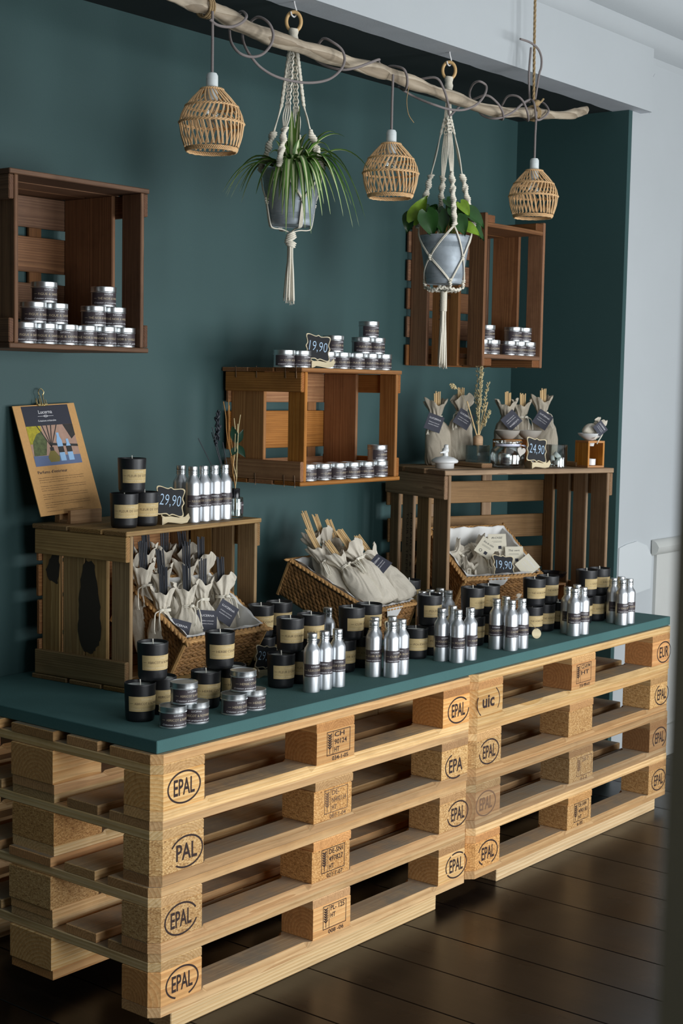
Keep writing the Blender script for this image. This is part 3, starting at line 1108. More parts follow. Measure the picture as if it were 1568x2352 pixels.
def lettering(R, zc, name, hw, hn, span, white_only=False, dy=(0.0085, -0.002, -0.0115), conic=0.0):
    """white brand line and script, and the scent line with its dashes, wrapped round radius R at height zc"""
    a, b = MB(), MB()
    v, f = fit_text('LUCERNA', hw*5.6, hw)
    a.add(bend([(x-hw*2.8-span*0.05, y+zc+dy[0], 0) for x, y, z in v], R), f)
    v, f = fit_text(TAGLINE, span*0.92, hw*0.92, shear=0.35)
    a.add(bend([(x-span*0.46, y+zc+dy[2], 0) for x, y, z in v], R), f)
    wn = min(span*0.72, hn*0.82*len(name))
    v, f = fit_text(name, wn, hn)
    b.add(bend([(x-wn/2, y+zc+dy[1], 0) for x, y, z in v], R), f)
    for s in (-1, 1):
        x0, x1 = s*(wn/2+0.003), s*(wn/2+0.011)
        x0, x1 = min(x0, x1), max(x0, x1)
        ya, yb = zc+dy[1]+hn*0.42, zc+dy[1]+hn*0.54
        ks = [x0+(x1-x0)*k/6 for k in range(7)]
        b.add(bend([(x, ya, 0) for x in ks]+[(x, yb, 0) for x in ks], R), [(k, k+1, k+8, k+7) for k in range(6)])
    return a, b


def tin(loc, rotz, scent, label, group):
    o = thing('candle_tin', label, 'tin', loc, rotz, group)
    body = cached('tin_body', lambda: lathemesh('tin_body', [(0.0, 0.0012), (0.0285, 0.0012), (0.0292, 0.0), (0.0304, 0.0006), (0.0305, 0.0018), (0.0296, 0.003), (0.0296, 0.036)], 40, 30))
    link('body', body, 'tin_metal', o)
    lid = cached('tin_lid', lambda: lathemesh('tin_lid', [(0.0302, 0.0342), (0.0313, 0.0344), (0.0316, 0.0352), (0.0311, 0.0362), (0.0307, 0.0368), (0.0307, 0.0462), (0.0310, 0.0472), (0.0306, 0.048), (0.0298, 0.0478), (0.0292, 0.0468), (0.0, 0.0466)], 40, 30))
    link('lid', lid, 'lid_metal', o)
    lb = link('label', cached('tin_label', lambda: mesh('label', *strip(0.02985, 0.0045, 0.0335, -1.78, 1.78, 36), True)), 'dark_label', o)
    ws = cached(('tin_w', scent), lambda: [q.mesh('lettering') for q in lettering(0.02995, 0.019, scent, 0.0042, 0.0056, 0.094)])
    link('lettering', ws[0], 'ink_white', lb)
    link('scent_name', ws[1], 'ink_gold', lb)
    return o


def candle(loc, rotz, scent, label, group):
    o = thing('candle_jar', label, 'candle', loc, rotz, group)
    o.scale = (1, 1, 0.935)
    prof = [(0.0, 0.0), (0.026, 0.0), (0.0295, 0.0012), (0.0318, 0.0045), (0.0328, 0.010), (CAN_R, 0.088), (0.0356, 0.0908), (0.0348, 0.092), (0.0334, 0.0912), (0.0328, 0.088), (0.0326, 0.078), (0.0, 0.078)]
    link('jar', cached('candle_jar', lambda: lathemesh('jar', prof, 44, 40)), 'black_glass', o)
    link('wax', cached('candle_wax', lambda: lathemesh('wax', [(0.0325, 0.079), (0.0324, 0.0842), (0.030, 0.0836), (0.006, 0.0836), (0.0, 0.0842)], 36, 40)), 'wax', o)
    link('wick', cached('candle_wick', lambda: tubemesh('wick', [(0, 0, 0.083), (0.0006, 0, 0.090), (0.0002, 0.0005, 0.0985)], 0.0014, 6)), 'wick', o)
    k = (CAN_R-0.0328)/0.078
    r0, r1 = 0.0328+k*(0.027-0.010), 0.0328+k*(0.063-0.010)
    lb = link('label', cached('candle_label', lambda: mesh('label', *strip(r0+0.0003, 0.027, 0.063, -1.42, 1.42, 36, r1+0.0003), True)), 'kraft_label', o)

    def wr():
        a, b = lettering(1.0, 0.0, scent, 0.0046, 0.0062, 0.094, dy=(0.0095, -0.0018, -0.0135))
        out = []
        for q in (a, b):
            vs = []
            for p in q.v:
                ang = math.atan2(p.y, p.x)+PI/2
                z = 0.045+p.z
                R = 0.0328+k*(z-0.010)+0.0005
                aa = ang/0.0343-PI/2
                vs.append((R*math.cos(aa), R*math.sin(aa), z))
            out.append(mesh('lettering', vs, q.f))
        return out
    ws = cached(('can_w', scent), wr)
    link('lettering', ws[0], 'ink_cream', lb)
    link('scent_name', ws[1], 'ink_brown', lb)
    return o


def bottle(loc, rotz, scent, label, group):
    o = thing('aluminium_bottle', label, 'bottle', loc, rotz, group)
    R = BOT_R
    prof = [(0.0, 0.0008), (R-0.003, 0.0008), (R-0.0012, 0.0), (R-0.0002, 0.0008), (R, 0.0025), (R, 0.100), (R-0.0008, 0.1045), (R-0.003, 0.1095), (R-0.0065, 0.1145), (0.0125, 0.1185), (0.0112, 0.122), (0.0108, 0.126)]
    link('body', cached('bot_body', lambda: lathemesh('body', prof, 40, 40)), 'brushed_aluminium', o)
    cp = [(0.0110, 0.1235), (0.0124, 0.1236), (0.0126, 0.1262), (0.0121, 0.1275), (0.0121, 0.1285), (0.0125, 0.1295), (0.0125, 0.1318), (0.0119, 0.1328), (0.0119, 0.1338), (0.0124, 0.1348), (0.0124, 0.1445), (0.0120, 0.1458), (0.0112, BOT_H), (0.0, BOT_H-0.0003)]
    link('cap', cached('bot_cap', lambda: lathemesh('cap', cp, 32, 40)), 'lid_metal', o)
    lb = link('label', cached('bot_label', lambda: mesh('label', *strip(R+0.0003, 0.040, 0.0715, -1.75, 1.75, 32), True)), 'dark_label', o)
    ws = cached(('bot_w', scent), lambda: [q.mesh('lettering') for q in lettering(R+0.0005, 0.0555, scent, 0.0042, 0.0056, 0.066, dy=(0.0082, -0.002, -0.0125))])
    link('lettering', ws[0], 'ink_white', lb)
    link('scent_name', ws[1], 'ink_gold', lb)
    return o


RZ = random.Random(21)


def jit(a=0.22):
    return RZ.uniform(-a, a)-0.12


AB, HC, FO, CB, PR, CM, TN, EA = 'ABRICOT & ROMARIN', 'HERBE COUPÉE', "FLEUR D'ORANGER", 'CUIR & BOIS', 'POUDRE DE RIZ', 'CACHEMIRE', 'THÉ NOIR & VANILLE', "EAU D'ÉTÉ"
FC, FS = 'FLEUR DE COTON', 'FIGUE & SANTAL'
U = TABLE+CAN_H
G1 = 'black candles on the counter'
for x, y, z, s, lb, rz in [
    (0.129, 0.187, TABLE, AB, 'black jar candle at the front left of the counter, standing lowest by the olive crate', 0.0),
    (0.212, 0.205, TABLE, AB, 'black jar candle half hidden behind the left trio of stacked tins', 0.1),
    (0.172, 0.192, U, AB, 'black jar candle stacked on two others in front of the olive crate post', 0.0),
    (0.329, 0.176, TABLE, HC, 'black jar candle on the counter between the two tin trios', -0.05),
    (0.425, 0.184, TABLE, HC, 'black jar candle mostly hidden behind the right tin trio', 0.0),
    (0.378, 0.178, U, HC, 'black jar candle raised on two others in front of the left basket', -0.1),
    (0.624, 0.199, TABLE, FO, 'black jar candle on the counter left of the nearest three bottles', 0.05),
    (0.700, 0.200, TABLE, FO, 'black jar candle hidden behind the nearest bottle of the first bottle trio', 0.0),
    (0.776, 0.200, TABLE, FO, 'black jar candle on the counter behind the third nearest bottle', 0.0),
    (0.658, 0.200, U, FO, 'black jar candle stacked highest left behind the first bottle trio', -0.1),
    (0.742, 0.202, U, FO, 'black jar candle stacked second behind the first bottle trio', 0.0),
    (0.772, 0.395, TABLE, HC, 'lower black jar candle right of the olive crate post', 0.0),
    (0.852, 0.398, TABLE, HC, 'lower black jar candle against the middle basket', 0.0),
    (0.766, 0.396, U, HC, 'upper black jar candle touching the right post of the olive crate', -0.25),
    (0.845, 0.400, U, HC, 'upper black jar candle in the shade left of the middle basket', 0.0),
    (0.893, 0.215, TABLE, CB, 'black jar candle on the counter just left of the second bottle group', 0.0),
    (0.978, 0.218, TABLE, CB, 'black jar candle on the counter behind the second bottle group', 0.0),
    (0.912, 0.203, U, CB, 'black jar candle with its label turned right, stacked in front of the middle basket', 0.35),
    (0.990, 0.205, U, CB, 'black jar candle on top of the pile behind the second bottle group', 0.1),
    (1.185, 0.189, TABLE, PR, 'single low black jar candle between second and third bottle groups', -0.05),
    (1.262, 0.190, TABLE, PR, 'black jar candle at the bottom behind the third bottle group', 0.0),
    (1.250, 0.190, U, PR, 'upper black jar candle in front of the small crowd of bottle caps', 0.1),
    (1.476, 0.190, TABLE, CM, 'lower black jar candle behind the third bottle group, under the sachet basket', 0.0),
    (1.552, 0.191, TABLE, CM, 'lower black jar candle left of the fourth bottle group', 0.0),
    (1.470, 0.190, U, CM, 'upper black jar candle in front of the sachet basket corner', 0.3),
    (1.546, 0.186, U, CM, 'upper black jar candle behind the fourth bottle group', 0.0),
    (1.776, 0.172, TABLE, TN, 'lower black jar candle right of the fourth bottle group, with the round tag', -0.1),
    (1.851, 0.174, TABLE, TN, 'middle one of three lower black jar candles before the fifth bottle group', 0.0),
    (1.926, 0.168, TABLE, TN, 'lower black jar candle partly behind the fifth bottle group', 0.0),
    (1.786, 0.172, U, TN, 'upper black jar candle right of the sachet basket, its whole label in view', -0.2),
    (1.872, 0.176, U, TN, 'upper black jar candle next to the small wooden stand with the black bowl', 0.1),
    (2.076, 0.166, TABLE, EA, 'lower black jar candle behind the right side of the fifth bottle group', 0.0),
    (2.150, 0.160, TABLE, EA, 'lower black jar candle between the fifth and last bottle groups', -0.1),
    (2.2235, 0.161, TABLE, EA, 'lower black jar candle hidden behind the last bottle group', 0.0),
    (2.098, 0.164, U, EA, 'upper black jar candle in front of the right post of the tan crate', 0.35),
    (2.172, 0.158, U, EA, 'upper black jar candle farthest right, against the white wall', 0.1),
    (1.476, 0.420, TABLE, PR, 'lower black jar candle wedged between middle basket and tan crate', 0.0),
    (1.470, 0.422, U, PR, 'upper black jar candle peeking out behind the middle basket bags', 0.2),
]:
    candle((x, y, z), rz-0.1+RZ.uniform(-0.06, 0.06), s, lb, G1)

Z2 = TABLE+TIN_H
G2 = 'candle tins on the counter'
for x, y, z, s, lb, rz in [
    (0.134, 0.088, TABLE, AB, 'silver candle tin at the counter edge, lower left of the nearest tin trio', -0.15),
    (0.200, 0.083, TABLE, AB, 'silver candle tin, lower right of the nearest tin trio', -0.55),
    (0.168, 0.088, Z2, AB, 'silver candle tin on top of the nearest tin trio', 0.05),
    (0.322, 0.079, TABLE, HC, 'silver candle tin, lower left of the second tin trio', 0.0),
    (0.388, 0.080, TABLE, HC, 'silver candle tin, lower right of the second tin trio', 0.1),
    (0.358, 0.084, Z2, HC, 'silver candle tin on top of the second tin trio', -0.15),
]:
    tin((x, y, z), rz, s, lb, G2)

G3 = 'aluminium bottles on the counter'
for x, y, s, lb, rz in [
    (0.631, 0.105, FO, 'aluminium bottle nearest the camera, left of the first bottle trio', -0.1),
    (0.678, 0.104, FO, 'middle aluminium bottle of the first bottle trio', -0.75),
    (0.725, 0.100, FO, 'right aluminium bottle of the first bottle trio', -0.35),
    (0.905, 0.352, HC, 'aluminium bottle whose cap shows above the candles near the olive crate', 0.0),
    (0.986, 0.345, FO, 'aluminium bottle whose cap shows against the middle basket side', 0.0),
    (0.893, 0.114, CB, 'left aluminium bottle of the second bottle group', -0.4),
    (0.940, 0.147, CB, 'back left aluminium bottle of the second bottle group', 0.0),
    (0.919, 0.074, CB, 'front aluminium bottle of the second bottle group', 0.1),
    (0.968, 0.079, CB, 'right aluminium bottle of the second bottle group', -0.95),
    (0.988, 0.125, CB, 'back right aluminium bottle of the second bottle group', 0.0),
    (1.200, 0.112, PR, 'left aluminium bottle of the third bottle group', -0.1),
    (1.211, 0.066, PR, 'front aluminium bottle of the third bottle group', 0.0),
    (1.267, 0.062, PR, 'right aluminium bottle of the third bottle group, label turned away', 0.55),
    (1.262, 0.118, PR, 'back aluminium bottle of the third bottle group', 0.0),
    (1.444, 0.352, EA, 'leftmost of the small crowd of bottles under the tan crate corner', 0.0),
    (1.490, 0.356, EA, 'rear middle of the small crowd of bottles under the tan crate corner', 0.0),
    (1.536, 0.352, EA, 'rear right of the small crowd of bottles under the tan crate corner', 0.0),
    (1.468, 0.310, EA, 'front left of the small crowd of bottles under the tan crate corner', 0.0),
    (1.514, 0.306, EA, 'front right of the small crowd of bottles, its body in view', 0.6),
    (1.466, 0.104, CM, 'left aluminium bottle of the fourth bottle group', -0.7),
    (1.530, 0.112, CM, 'back aluminium bottle of the fourth bottle group', 0.0),
    (1.476, 0.059, CM, 'front aluminium bottle of the fourth bottle group', 0.05),
    (1.529, 0.056, CM, 'right aluminium bottle of the fourth bottle group', -0.8),
    (1.832, 0.056, TN, 'front aluminium bottle of the fifth bottle group', -0.2),
    (1.858, 0.094, TN, 'left aluminium bottle of the fifth bottle group', 0.0),
    (1.922, 0.098, TN, 'back aluminium bottle of the fifth bottle group', 0.0),
    (1.880, 0.052, TN, 'right aluminium bottle of the fifth bottle group', -0.5),
    (2.150, 0.093, EA, 'left aluminium bottle of the last bottle group near the white wall', 0.1),
    (2.130, 0.050, EA, 'front aluminium bottle of the last bottle group near the white wall', -0.05),
    (2.177, 0.050, EA, 'right aluminium bottle of the last bottle group near the white wall', -0.7),
    (2.202, 0.093, EA, 'back aluminium bottle of the last bottle group near the white wall', 0.0),
]:
    bottle((x, y, TABLE), rz-0.1, s, lb, G3)

# tins in and on the wall crates
c1z = 1.432+0.012
G4 = 'candle tins in the left wall crate'
for i, x in enumerate((0.074, 0.136, 0.198, 0.260, 0.322, 0.384)):
    tin((x, 0.524, c1z), (0.1, -0.15, -0.5, -0.2, -0.7, -0.6)[i], FS if i < 3 else TN, 'silver candle tin, bottom row of the left wall crate, %s from the left' % ORD[i], G4)
for i, x in enumerate((0.103, 0.168, 0.288, 0.352)):
    tin((x, 0.524, c1z+TIN_H), (0.05, -0.1, 0.0, -0.2)[i], FS if i < 2 else TN, 'silver candle tin, middle row of the left wall crate, %s from the left' % ORD[i], G4)
for i, x in enumerate((0.135, 0.320)):
    tin((x, 0.524, c1z+2*TIN_H), -0.1, FS if i < 1 else TN, 'silver candle tin topping the %s pyramid in the left wall crate' % ('left', 'right')[i], G4)
c2z = 1.074+0.012
G5 = 'candle tins in the middle wall crate'
for i, x in enumerate((1.100, 1.168, 1.236, 1.304, 1.372, 1.440)):
    tin((x, 0.527, c2z), (-0.6, 0.3, 0.35, -0.15, -0.1, 0.4)[i], (FC, CB, CB, "EAU D'AMOUR", "EAU D'AMOUR", HC)[i], 'silver candle tin on the floor of the middle wall crate, %s from the left' % ORD[i], G5)
tin((1.438, 0.529, c2z+TIN_H), 0.4, HC, 'silver candle tin stacked on the rightmost one inside the middle wall crate', G5)
c2t = 1.074+0.334
G6 = 'candle tins on top of the middle wall crate'
for i, x in enumerate((1.000, 1.070, 1.184, 1.249, 1.320, 1.387, 1.452)):
    tin((x, 0.530, c2t), (0.0, 0.1, 0.1, -0.1, 0.1, 0.05, -0.2)[i], CB if i < 4 else FO, 'silver candle tin standing on top of the middle wall crate, %s from the left' % ORD[i], G6)
for i, x in enumerate((1.217, 1.352, 1.417)):
    tin((x, 0.530, c2t+TIN_H), (0.2, 0.0, 0.15)[i], CB if i < 1 else FO, 'silver candle tin, second layer above the middle wall crate, %s from the left' % ORD[i], G6)
tin((1.385, 0.530, c2t+2*TIN_H), 0.25, FO, 'silver candle tin at the very top of the stack above the middle wall crate', G6)
c3z = 1.432+0.040
G7 = 'candle tins in the tall wall crate'
for i, x in enumerate((1.990, 2.054, 2.160, 2.223, 2.284)):
    tin((x, 0.530, c3z), (-0.3, -0.3, 0.15, 0.0, -0.1)[i], CM if i < 2 else PR, 'silver candle tin, bottom row of the tall wall crate, %s from the left' % ORD[i], G7)
for i, x in enumerate((2.022, 2.190, 2.253)):
    tin((x, 0.530, c3z+TIN_H), (0.0, 0.25, 0.2)[i], CM if i < 1 else PR, 'silver candle tin, upper row of the tall wall crate, %s from the left' % ORD[i], G7)

# on top of the olive crate
c4t = TABLE+0.395
G8 = 'black candles on the olive crate'
candle((0.374, 0.505, c4t), -0.1, FC, 'black jar candle on the olive crate, lower left of its trio', G8)
candle((0.448, 0.510, c4t), -0.1, FC, 'black jar candle on the olive crate, lower right beside the price board', G8)
candle((0.402, 0.508, c4t+CAN_H), -0.05, FC, 'black jar candle crowning the trio on the olive crate', G8)
G9 = 'aluminium bottles on the olive crate'
for i, (x, y, rz) in enumerate(((0.600, 0.490, 0.25), (0.644, 0.494, -0.75), (0.688, 0.498, -0.5), (0.732, 0.502, -0.95))):
    bottle((x, y, c4t), rz, FC, 'aluminium bottle on the olive crate, front row, %s from the left' % ORD[i], G9)
bottle((0.607, 0.540, c4t), 0.1, FC, 'aluminium bottle on the olive crate standing behind the front row', G9)


# ------------------------------------------------------------------ woven baskets
def capsule(c, d, nrm, L, r, r2, n=6):
    """short swollen strand lying along d, flattened towards the wall"""
    d = d.normalized()
    s = nrm.cross(d).normalized()
    v, f = [], []
    prof = [(-0.5, 0.25), (-0.3, 0.85), (0.0, 1.0), (0.3, 0.85), (0.5, 0.25)]
    for t, k in prof:
        for i in range(n):
            a = 2*PI*i/n
            v.append(c+d*(t*L)+s*(r*k*math.cos(a))+nrm*(r2*k*math.sin(a)))
    for j in range(len(prof)-1):
        for i in range(n):
            q = (i+1) % n
            f.append((j*n+i, j*n+q, (j+1)*n+q, (j+1)*n+i))
    f.append(tuple(range(n))[::-1])
    f.append(tuple((len(prof)-1)*n+i for i in range(n)))
    return v, f


def basket(label, loc, yaw, tilt, w, d, h, seed):
    o = thing('woven_basket', label, 'basket', loc, rot=(tilt, 0, yaw))
    rr = random.Random(seed)
    V = Vector
    sides = [('front', V((0, 0, 0)), V((1, 0, 0)), w, V((0, -1, 0))), ('left', V((0, 0, 0)), V((0, 1, 0)), d, V((-1, 0, 0))),
             ('right', V((w, 0, 0)), V((0, 1, 0)), d, V((1, 0, 0))), ('back', V((0, d, 0)), V((1, 0, 0)), w, V((0, 1, 0)))]
    pu, pv = 0.0175, 0.0098
    for nm, org, ud, L, nr in sides:
        mb = MB()
        nrow = int((h-0.012)/pv)
        for j in range(nrow):
            z = 0.006+pv*(j+0.5)
            nu = int(L/pu)+1
            for i in range(nu):
                u = min(max((i+0.5*(j % 2)+0.25)*pu, 0.006), L-0.006)
                sl = 0.42 if nm in ('left', 'right') else (0.42 if j % 2 else -0.42)
                c = org+ud*u+V((0, 0, z+rr.uniform(-0.001, 0.001)))+nr*rr.uniform(-0.001, 0.0015)
                mb.add(*capsule(c, ud+V((0, 0, sl)), nr, 0.026, 0.0056, 0.0042))
        part = link('wicker_side', mb.mesh('wicker_side', True), 'hyacinth', o)
        part['kind'] = 'stuff'
    # braided rim
    mb = MB()
    path = [V((0, 0, h)), V((w, 0, h)), V((w, d, h)), V((0, d, h))]
    for a, b in zip(path, path[1:]+path[:1]):
        L = (b-a).length
        dd = (b-a).normalized()
        n = int(L/0.015)
        for i in range(n+1):
            for s in (-1, 1):
                c = a+dd*(L*(i+0.5*(s > 0))/n)
                sd = dd.cross(V((0, 0, 1)))
                mb.add(*capsule(c+sd*s*0.0035, dd+sd*0.45*s, V((0, 0, 1)), 0.027, 0.0055, 0.0048))
    link('braided_rim', mb.mesh('braided_rim', True), 'hyacinth_rim', o)['kind'] = 'stuff'
    # corner cords
    for x, y in ((0, 0), (w, 0), (0, d), (w, d)):
        link('corner_cord', tubemesh('corner_cord', [(x, y, 0), (x, y, h)], 0.0065, 7), 'hyacinth_rim', o)
    # floor and cotton liner
    link('basket_floor', boxmesh(w-0.004, d-0.004, 0.008, 0.001), 'hyacinth', o, (w/2, d/2, 0.005))
    q = 0.0138
    per = []
    n = 14
    for (a, b) in (((q, q), (w-q, q)), ((w-q, q), (w-q, d-q)), ((w-q, d-q), (q, d-q)), ((q, d-q), (q, q))):
        for i in range(n):
            per.append((a[0]+(b[0]-a[0])*i/n, a[1]+(b[1]-a[1])*i/n))
    m = len(per)
    v, f = [], []
    for lev, zz in enumerate((0.012, h*0.5, h+0.006, h+0.0085)):
        for i, (x, y) in enumerate(per):
            wv = (0.0025*math.sin(i*1.7+lev)+rr.uniform(-0.001, 0.001)) if lev else 0
            k = 0.0 if lev < 3 else 0.006
            sx = -k if x < w*0.1 else (k if x > w*0.9 else 0)
            sy = -k if y < d*0.1 else (k if y > d*0.9 else 0)
            v.append((x+sx, y+sy, zz+wv))
    for r in range(3):
        for i in range(m):
            k = (i+1) % m
            f.append((r*m+i, r*m+k, (r+1)*m+k, (r+1)*m+i))
    f.append(tuple(range(m)))
    link('cotton_liner', mesh('cotton_liner', v, f, True, 60), 'liner_cloth', o)
    # loose corner of the liner hanging over the front
    x0 = w*0.28
    fl = [(x0, -0.008, h+0.006), (x0+0.085, -0.008, h+0.006), (x0+0.07, -0.0115, h-0.022), (x0+0.04, -0.0125, h-0.034), (x0+0.012, -0.0115, h-0.020)]
    link('liner_flap', mesh('liner_flap', fl, [(0, 4, 3, 2, 1)]), 'liner_cloth', o)
    return o


basket('seagrass basket tipped forward inside the olive crate, dark reeds in it', (0.446, 0.420, TABLE+0.0125), -0.021, 0.534, 0.292, 0.245, 0.122, 1)
basket('seagrass basket tipped forward in the middle of the counter, pale reeds in it', (1.192, 0.398, TABLE+0.004), 0.06, 0.40, 0.240, 0.320, 0.115, 2)
basket('seagrass basket of tagged sachets inside the tan crate', (1.815, 0.505, TABLE+0.0165), -0.383, 0.569, 0.305, 0.262, 0.150, 3)


# ------------------------------------------------------------------ linen bags
def bagmesh(H, Wd, Dp, seed, neck=0.76, flare=0.80):
    rr = random.Random(seed)
    ph = [rr.uniform(0, 6.28) for _ in range(4)]
    keys = [(0.0, 0.80, 0.22), (0.03, 0.93, 0.62), (0.12, 1.0, 0.92), (0.32, 1.0, 1.0), (0.5, 0.92, 0.92), (neck-0.14, 0.72, 0.80), (neck-0.05, 0.42, 0.62), (neck, 0.29, 0.46), (neck+0.05, 0.38, 0.54), (1.0, flare, 0.80)]

    def prof(t):
        for a, b in zip(keys, keys[1:]):
            if t <= b[0]:
                k = (t-a[0])/(b[0]-a[0])
                k = k*k*(3-2*k)
                return a[1]+(b[1]-a[1])*k, a[2]+(b[2]-a[2])*k
        return keys[-1][1:]
    n, m = 48, 26
    v, f = [], []
    for j in range(m+1):
        t = j/m
        a, b = prof(t)
        near = math.exp(-((t-neck)/0.16)**2)
        top = max(0, (t-neck)/(1-neck))
        for i in range(n):
            th = 2*PI*i/n
            fold = near*0.16*math.cos(9*th+ph[0])+top*0.14*math.cos(7*th+ph[1])+0.035*math.sin(3*th+ph[2]+t*5)*(1-top)
            r = 1+fold
            x = a*Wd/2*r*math.cos(th)
            y = b*Dp/2*r*math.sin(th)*(1.0 if t < neck else 1.0)
            zz = H*t+(0.012*top*math.sin(2*th+ph[3])+0.004*top*math.cos(7*th) if t > neck else 0)
            v.append((x+0.006*math.sin(t*4+ph[3]), y, zz))
    for j in range(m):
        for i in range(n):
            k = (i+1) % n
            f.append((j*n+i, j*n+k, (j+1)*n+k, (j+1)*n+i))
    f.append(tuple(range(n))[::-1])
    # inside of the open mouth
    base = m*n
    k0 = len(v)
    for i in range(n):
        x, y, z = v[base+i]
        v.append((x*0.86, y*0.86, z-0.002))
    for i in range(n):
        x, y, z = v[base+i]
        v.append((x*0.45, y*0.45, H*(neck+0.04)))
    for r0, r1 in ((base, k0), (k0, k0+n)):
        for i in range(n):
            k = (i+1) % n
            f.append((r0+i, r0+k, r1+k, r1+i))
    f.append(tuple(range(k0+n, k0+2*n)))
    return mesh('bag_body', v, f, True, 70)


def cordset(H, Wd, Dp, neck, seed, side=1):
    """draw cord round the neck with two knotted tails"""
    rr = random.Random(seed)
    mb = MB()
    z = H*neck
    a, b = Wd*0.29/2*1.16+0.002, Dp*0.46/2*1.16+0.002
    for dz in (-0.0018, 0.0022):
        mb.add(*tube([(a*math.cos(t*2*PI/20), b*math.sin(t*2*PI/20), z+dz) for t in range(20)], 0.0019, 6, True))
    x = side*a*0.4
    for k in range(2):
        dx = side*(0.010+0.012*k)
        p = [(x, -b, z), (x+dx*0.8, -b-0.008, z-0.006), (x+dx, -b-0.012-Dp*0.10, z-0.022), (x+dx*1.1+rr.uniform(-0.004, 0.004), -b-0.012-Dp*0.16, z-0.042-0.006*k)]
        mb.add(*tube(smoothpath(p, 4), 0.0018, 6))
        e = p[-1]
        for q in range(5):
            mb.add(*tube([e, (e[0]+rr.uniform(-0.005, 0.005), e[1]+rr.uniform(-0.003, 0.003), e[2]-0.010)], [0.0016, 0.0006], 4))
    c = (x+side*0.003, -b-0.003, z)
    mb.add(*capsule(Vector(c), Vector((1, 0, 0.2)), Vector((0, -1, 0)), 0.014, 0.0045, 0.004))
    return mb.mesh('draw_cord', True, 60)


def tagparts(parent, loc, rot, size=0.046, mat='slate_tag', style=0):
    t = link('tag', boxmesh(size, 0.0012, size, 0.0003), mat, parent, loc, rot)
    mb = MB()
    if style == 0:
        v, f = fit_text('LUCERNA', size*0.72, size*0.105, align='CENTER')
        mb.add(v, f, Matrix.Translation((0, size*0.20, 0)))
        for k, s in enumerate(('Création artisanale', 'de parfums d’intérieur')):
            v, f = fit_text(s, size*0.66, size*0.06, shear=0.35, align='CENTER')
            mb.add(v, f, Matrix.Translation((0, -size*(0.02+0.14*k), 0)))
        ink_ = 'ink_white'
    else:
        v, f = fit_text(('JASMIN', 'Bois de cèdre', 'ROSE', 'Thé vert')[style % 4], size*0.62, size*0.12, shear=0.2, align='CENTER')
        mb.add(v, f, Matrix.Translation((0, size*0.22, 0)))
        for y0 in (0.08, 0.02):
            mb.add([(-size*0.3, size*y0, 0), (size*0.25, size*y0, 0), (size*0.25, size*(y0+0.012), 0), (-size*0.3, size*(y0+0.012), 0)], [(0, 1, 2, 3)])
        q = size*0.09
        mb.add([(size*0.12-q, -size*0.28-q, 0), (size*0.12+q, -size*0.28-q, 0), (size*0.12+q, -size*0.28+q, 0), (size*0.12-q, -size*0.28+q, 0)], [(0, 1, 2, 3)])
        mb.add(*ring_oval(size*0.09, size*0.09, size*0.025, 16), Matrix.Translation((-size*0.2, -size*0.28, 0)))
        ink_ = 'header_navy'
    link('lettering', MB().add(mb.v, mb.f, Matrix.Translation((0, -0.0009, 0)) @ UPF).mesh('lettering'), ink_, t)
    return t


def sticks(H, seed, n=6, top=0.07, r=0.0022, spread=0.004):
    rr = random.Random(seed)
    mb = MB()
    for i in range(n):
        x, y = (i-(n-1)/2)*r*2.05, rr.choice((-1, 0, 1))*r*1.2
        zt = H+top+rr.uniform(-0.006, 0.006)
        mb.add(*tube([(x*0.8, y, H*0.5), (x+rr.uniform(-spread, spread)*0.3, y, zt)], r, 6))
    return mb.mesh('reed_sticks', True, 50)


def bag(label, base, axis, H, Wd, Dp, seed, reeds=None, tagp=None, face=-0.6, group=None, mat='linen', top=0.07, side=1, neck=0.76, nst=5):
    """axis: direction from foot to mouth; face: heading of its front (0 = -Y, negative = turned to the left)"""
    z = Vector(axis).normalized()
    fr = Vector((math.sin(face), -math.cos(face), 0))
    y = -(fr-z*fr.dot(z)).normalized()
    x = y.cross(z)
    m = Matrix((x, y, z)).transposed()
    o = thing('linen_bag', label, 'bag', base, group=group, rot=m.to_euler())
    hk = (round(H, 3), Wd, Dp, seed % 4, neck)
    link('bag_body', cached(('bag',)+hk, lambda: bagmesh(H, Wd, Dp, seed % 4, neck)), mat, o)
    link('draw_cord', cached(('cord', side)+hk, lambda: cordset(H, Wd, Dp, neck, seed % 4, side)), 'cotton_cord', o)
    if reeds:
        link('reed_sticks', cached(('st', reeds, top, nst)+hk, lambda: sticks(H, seed % 4, nst, top)), reeds, o)
    if tagp:
        dx, dz, roll, mt_, st_ = tagp
        tagparts(o, (dx, -Dp*0.62-0.012, dz), (-0.12, roll, 0.0), 0.055, mt_, st_)
    return o


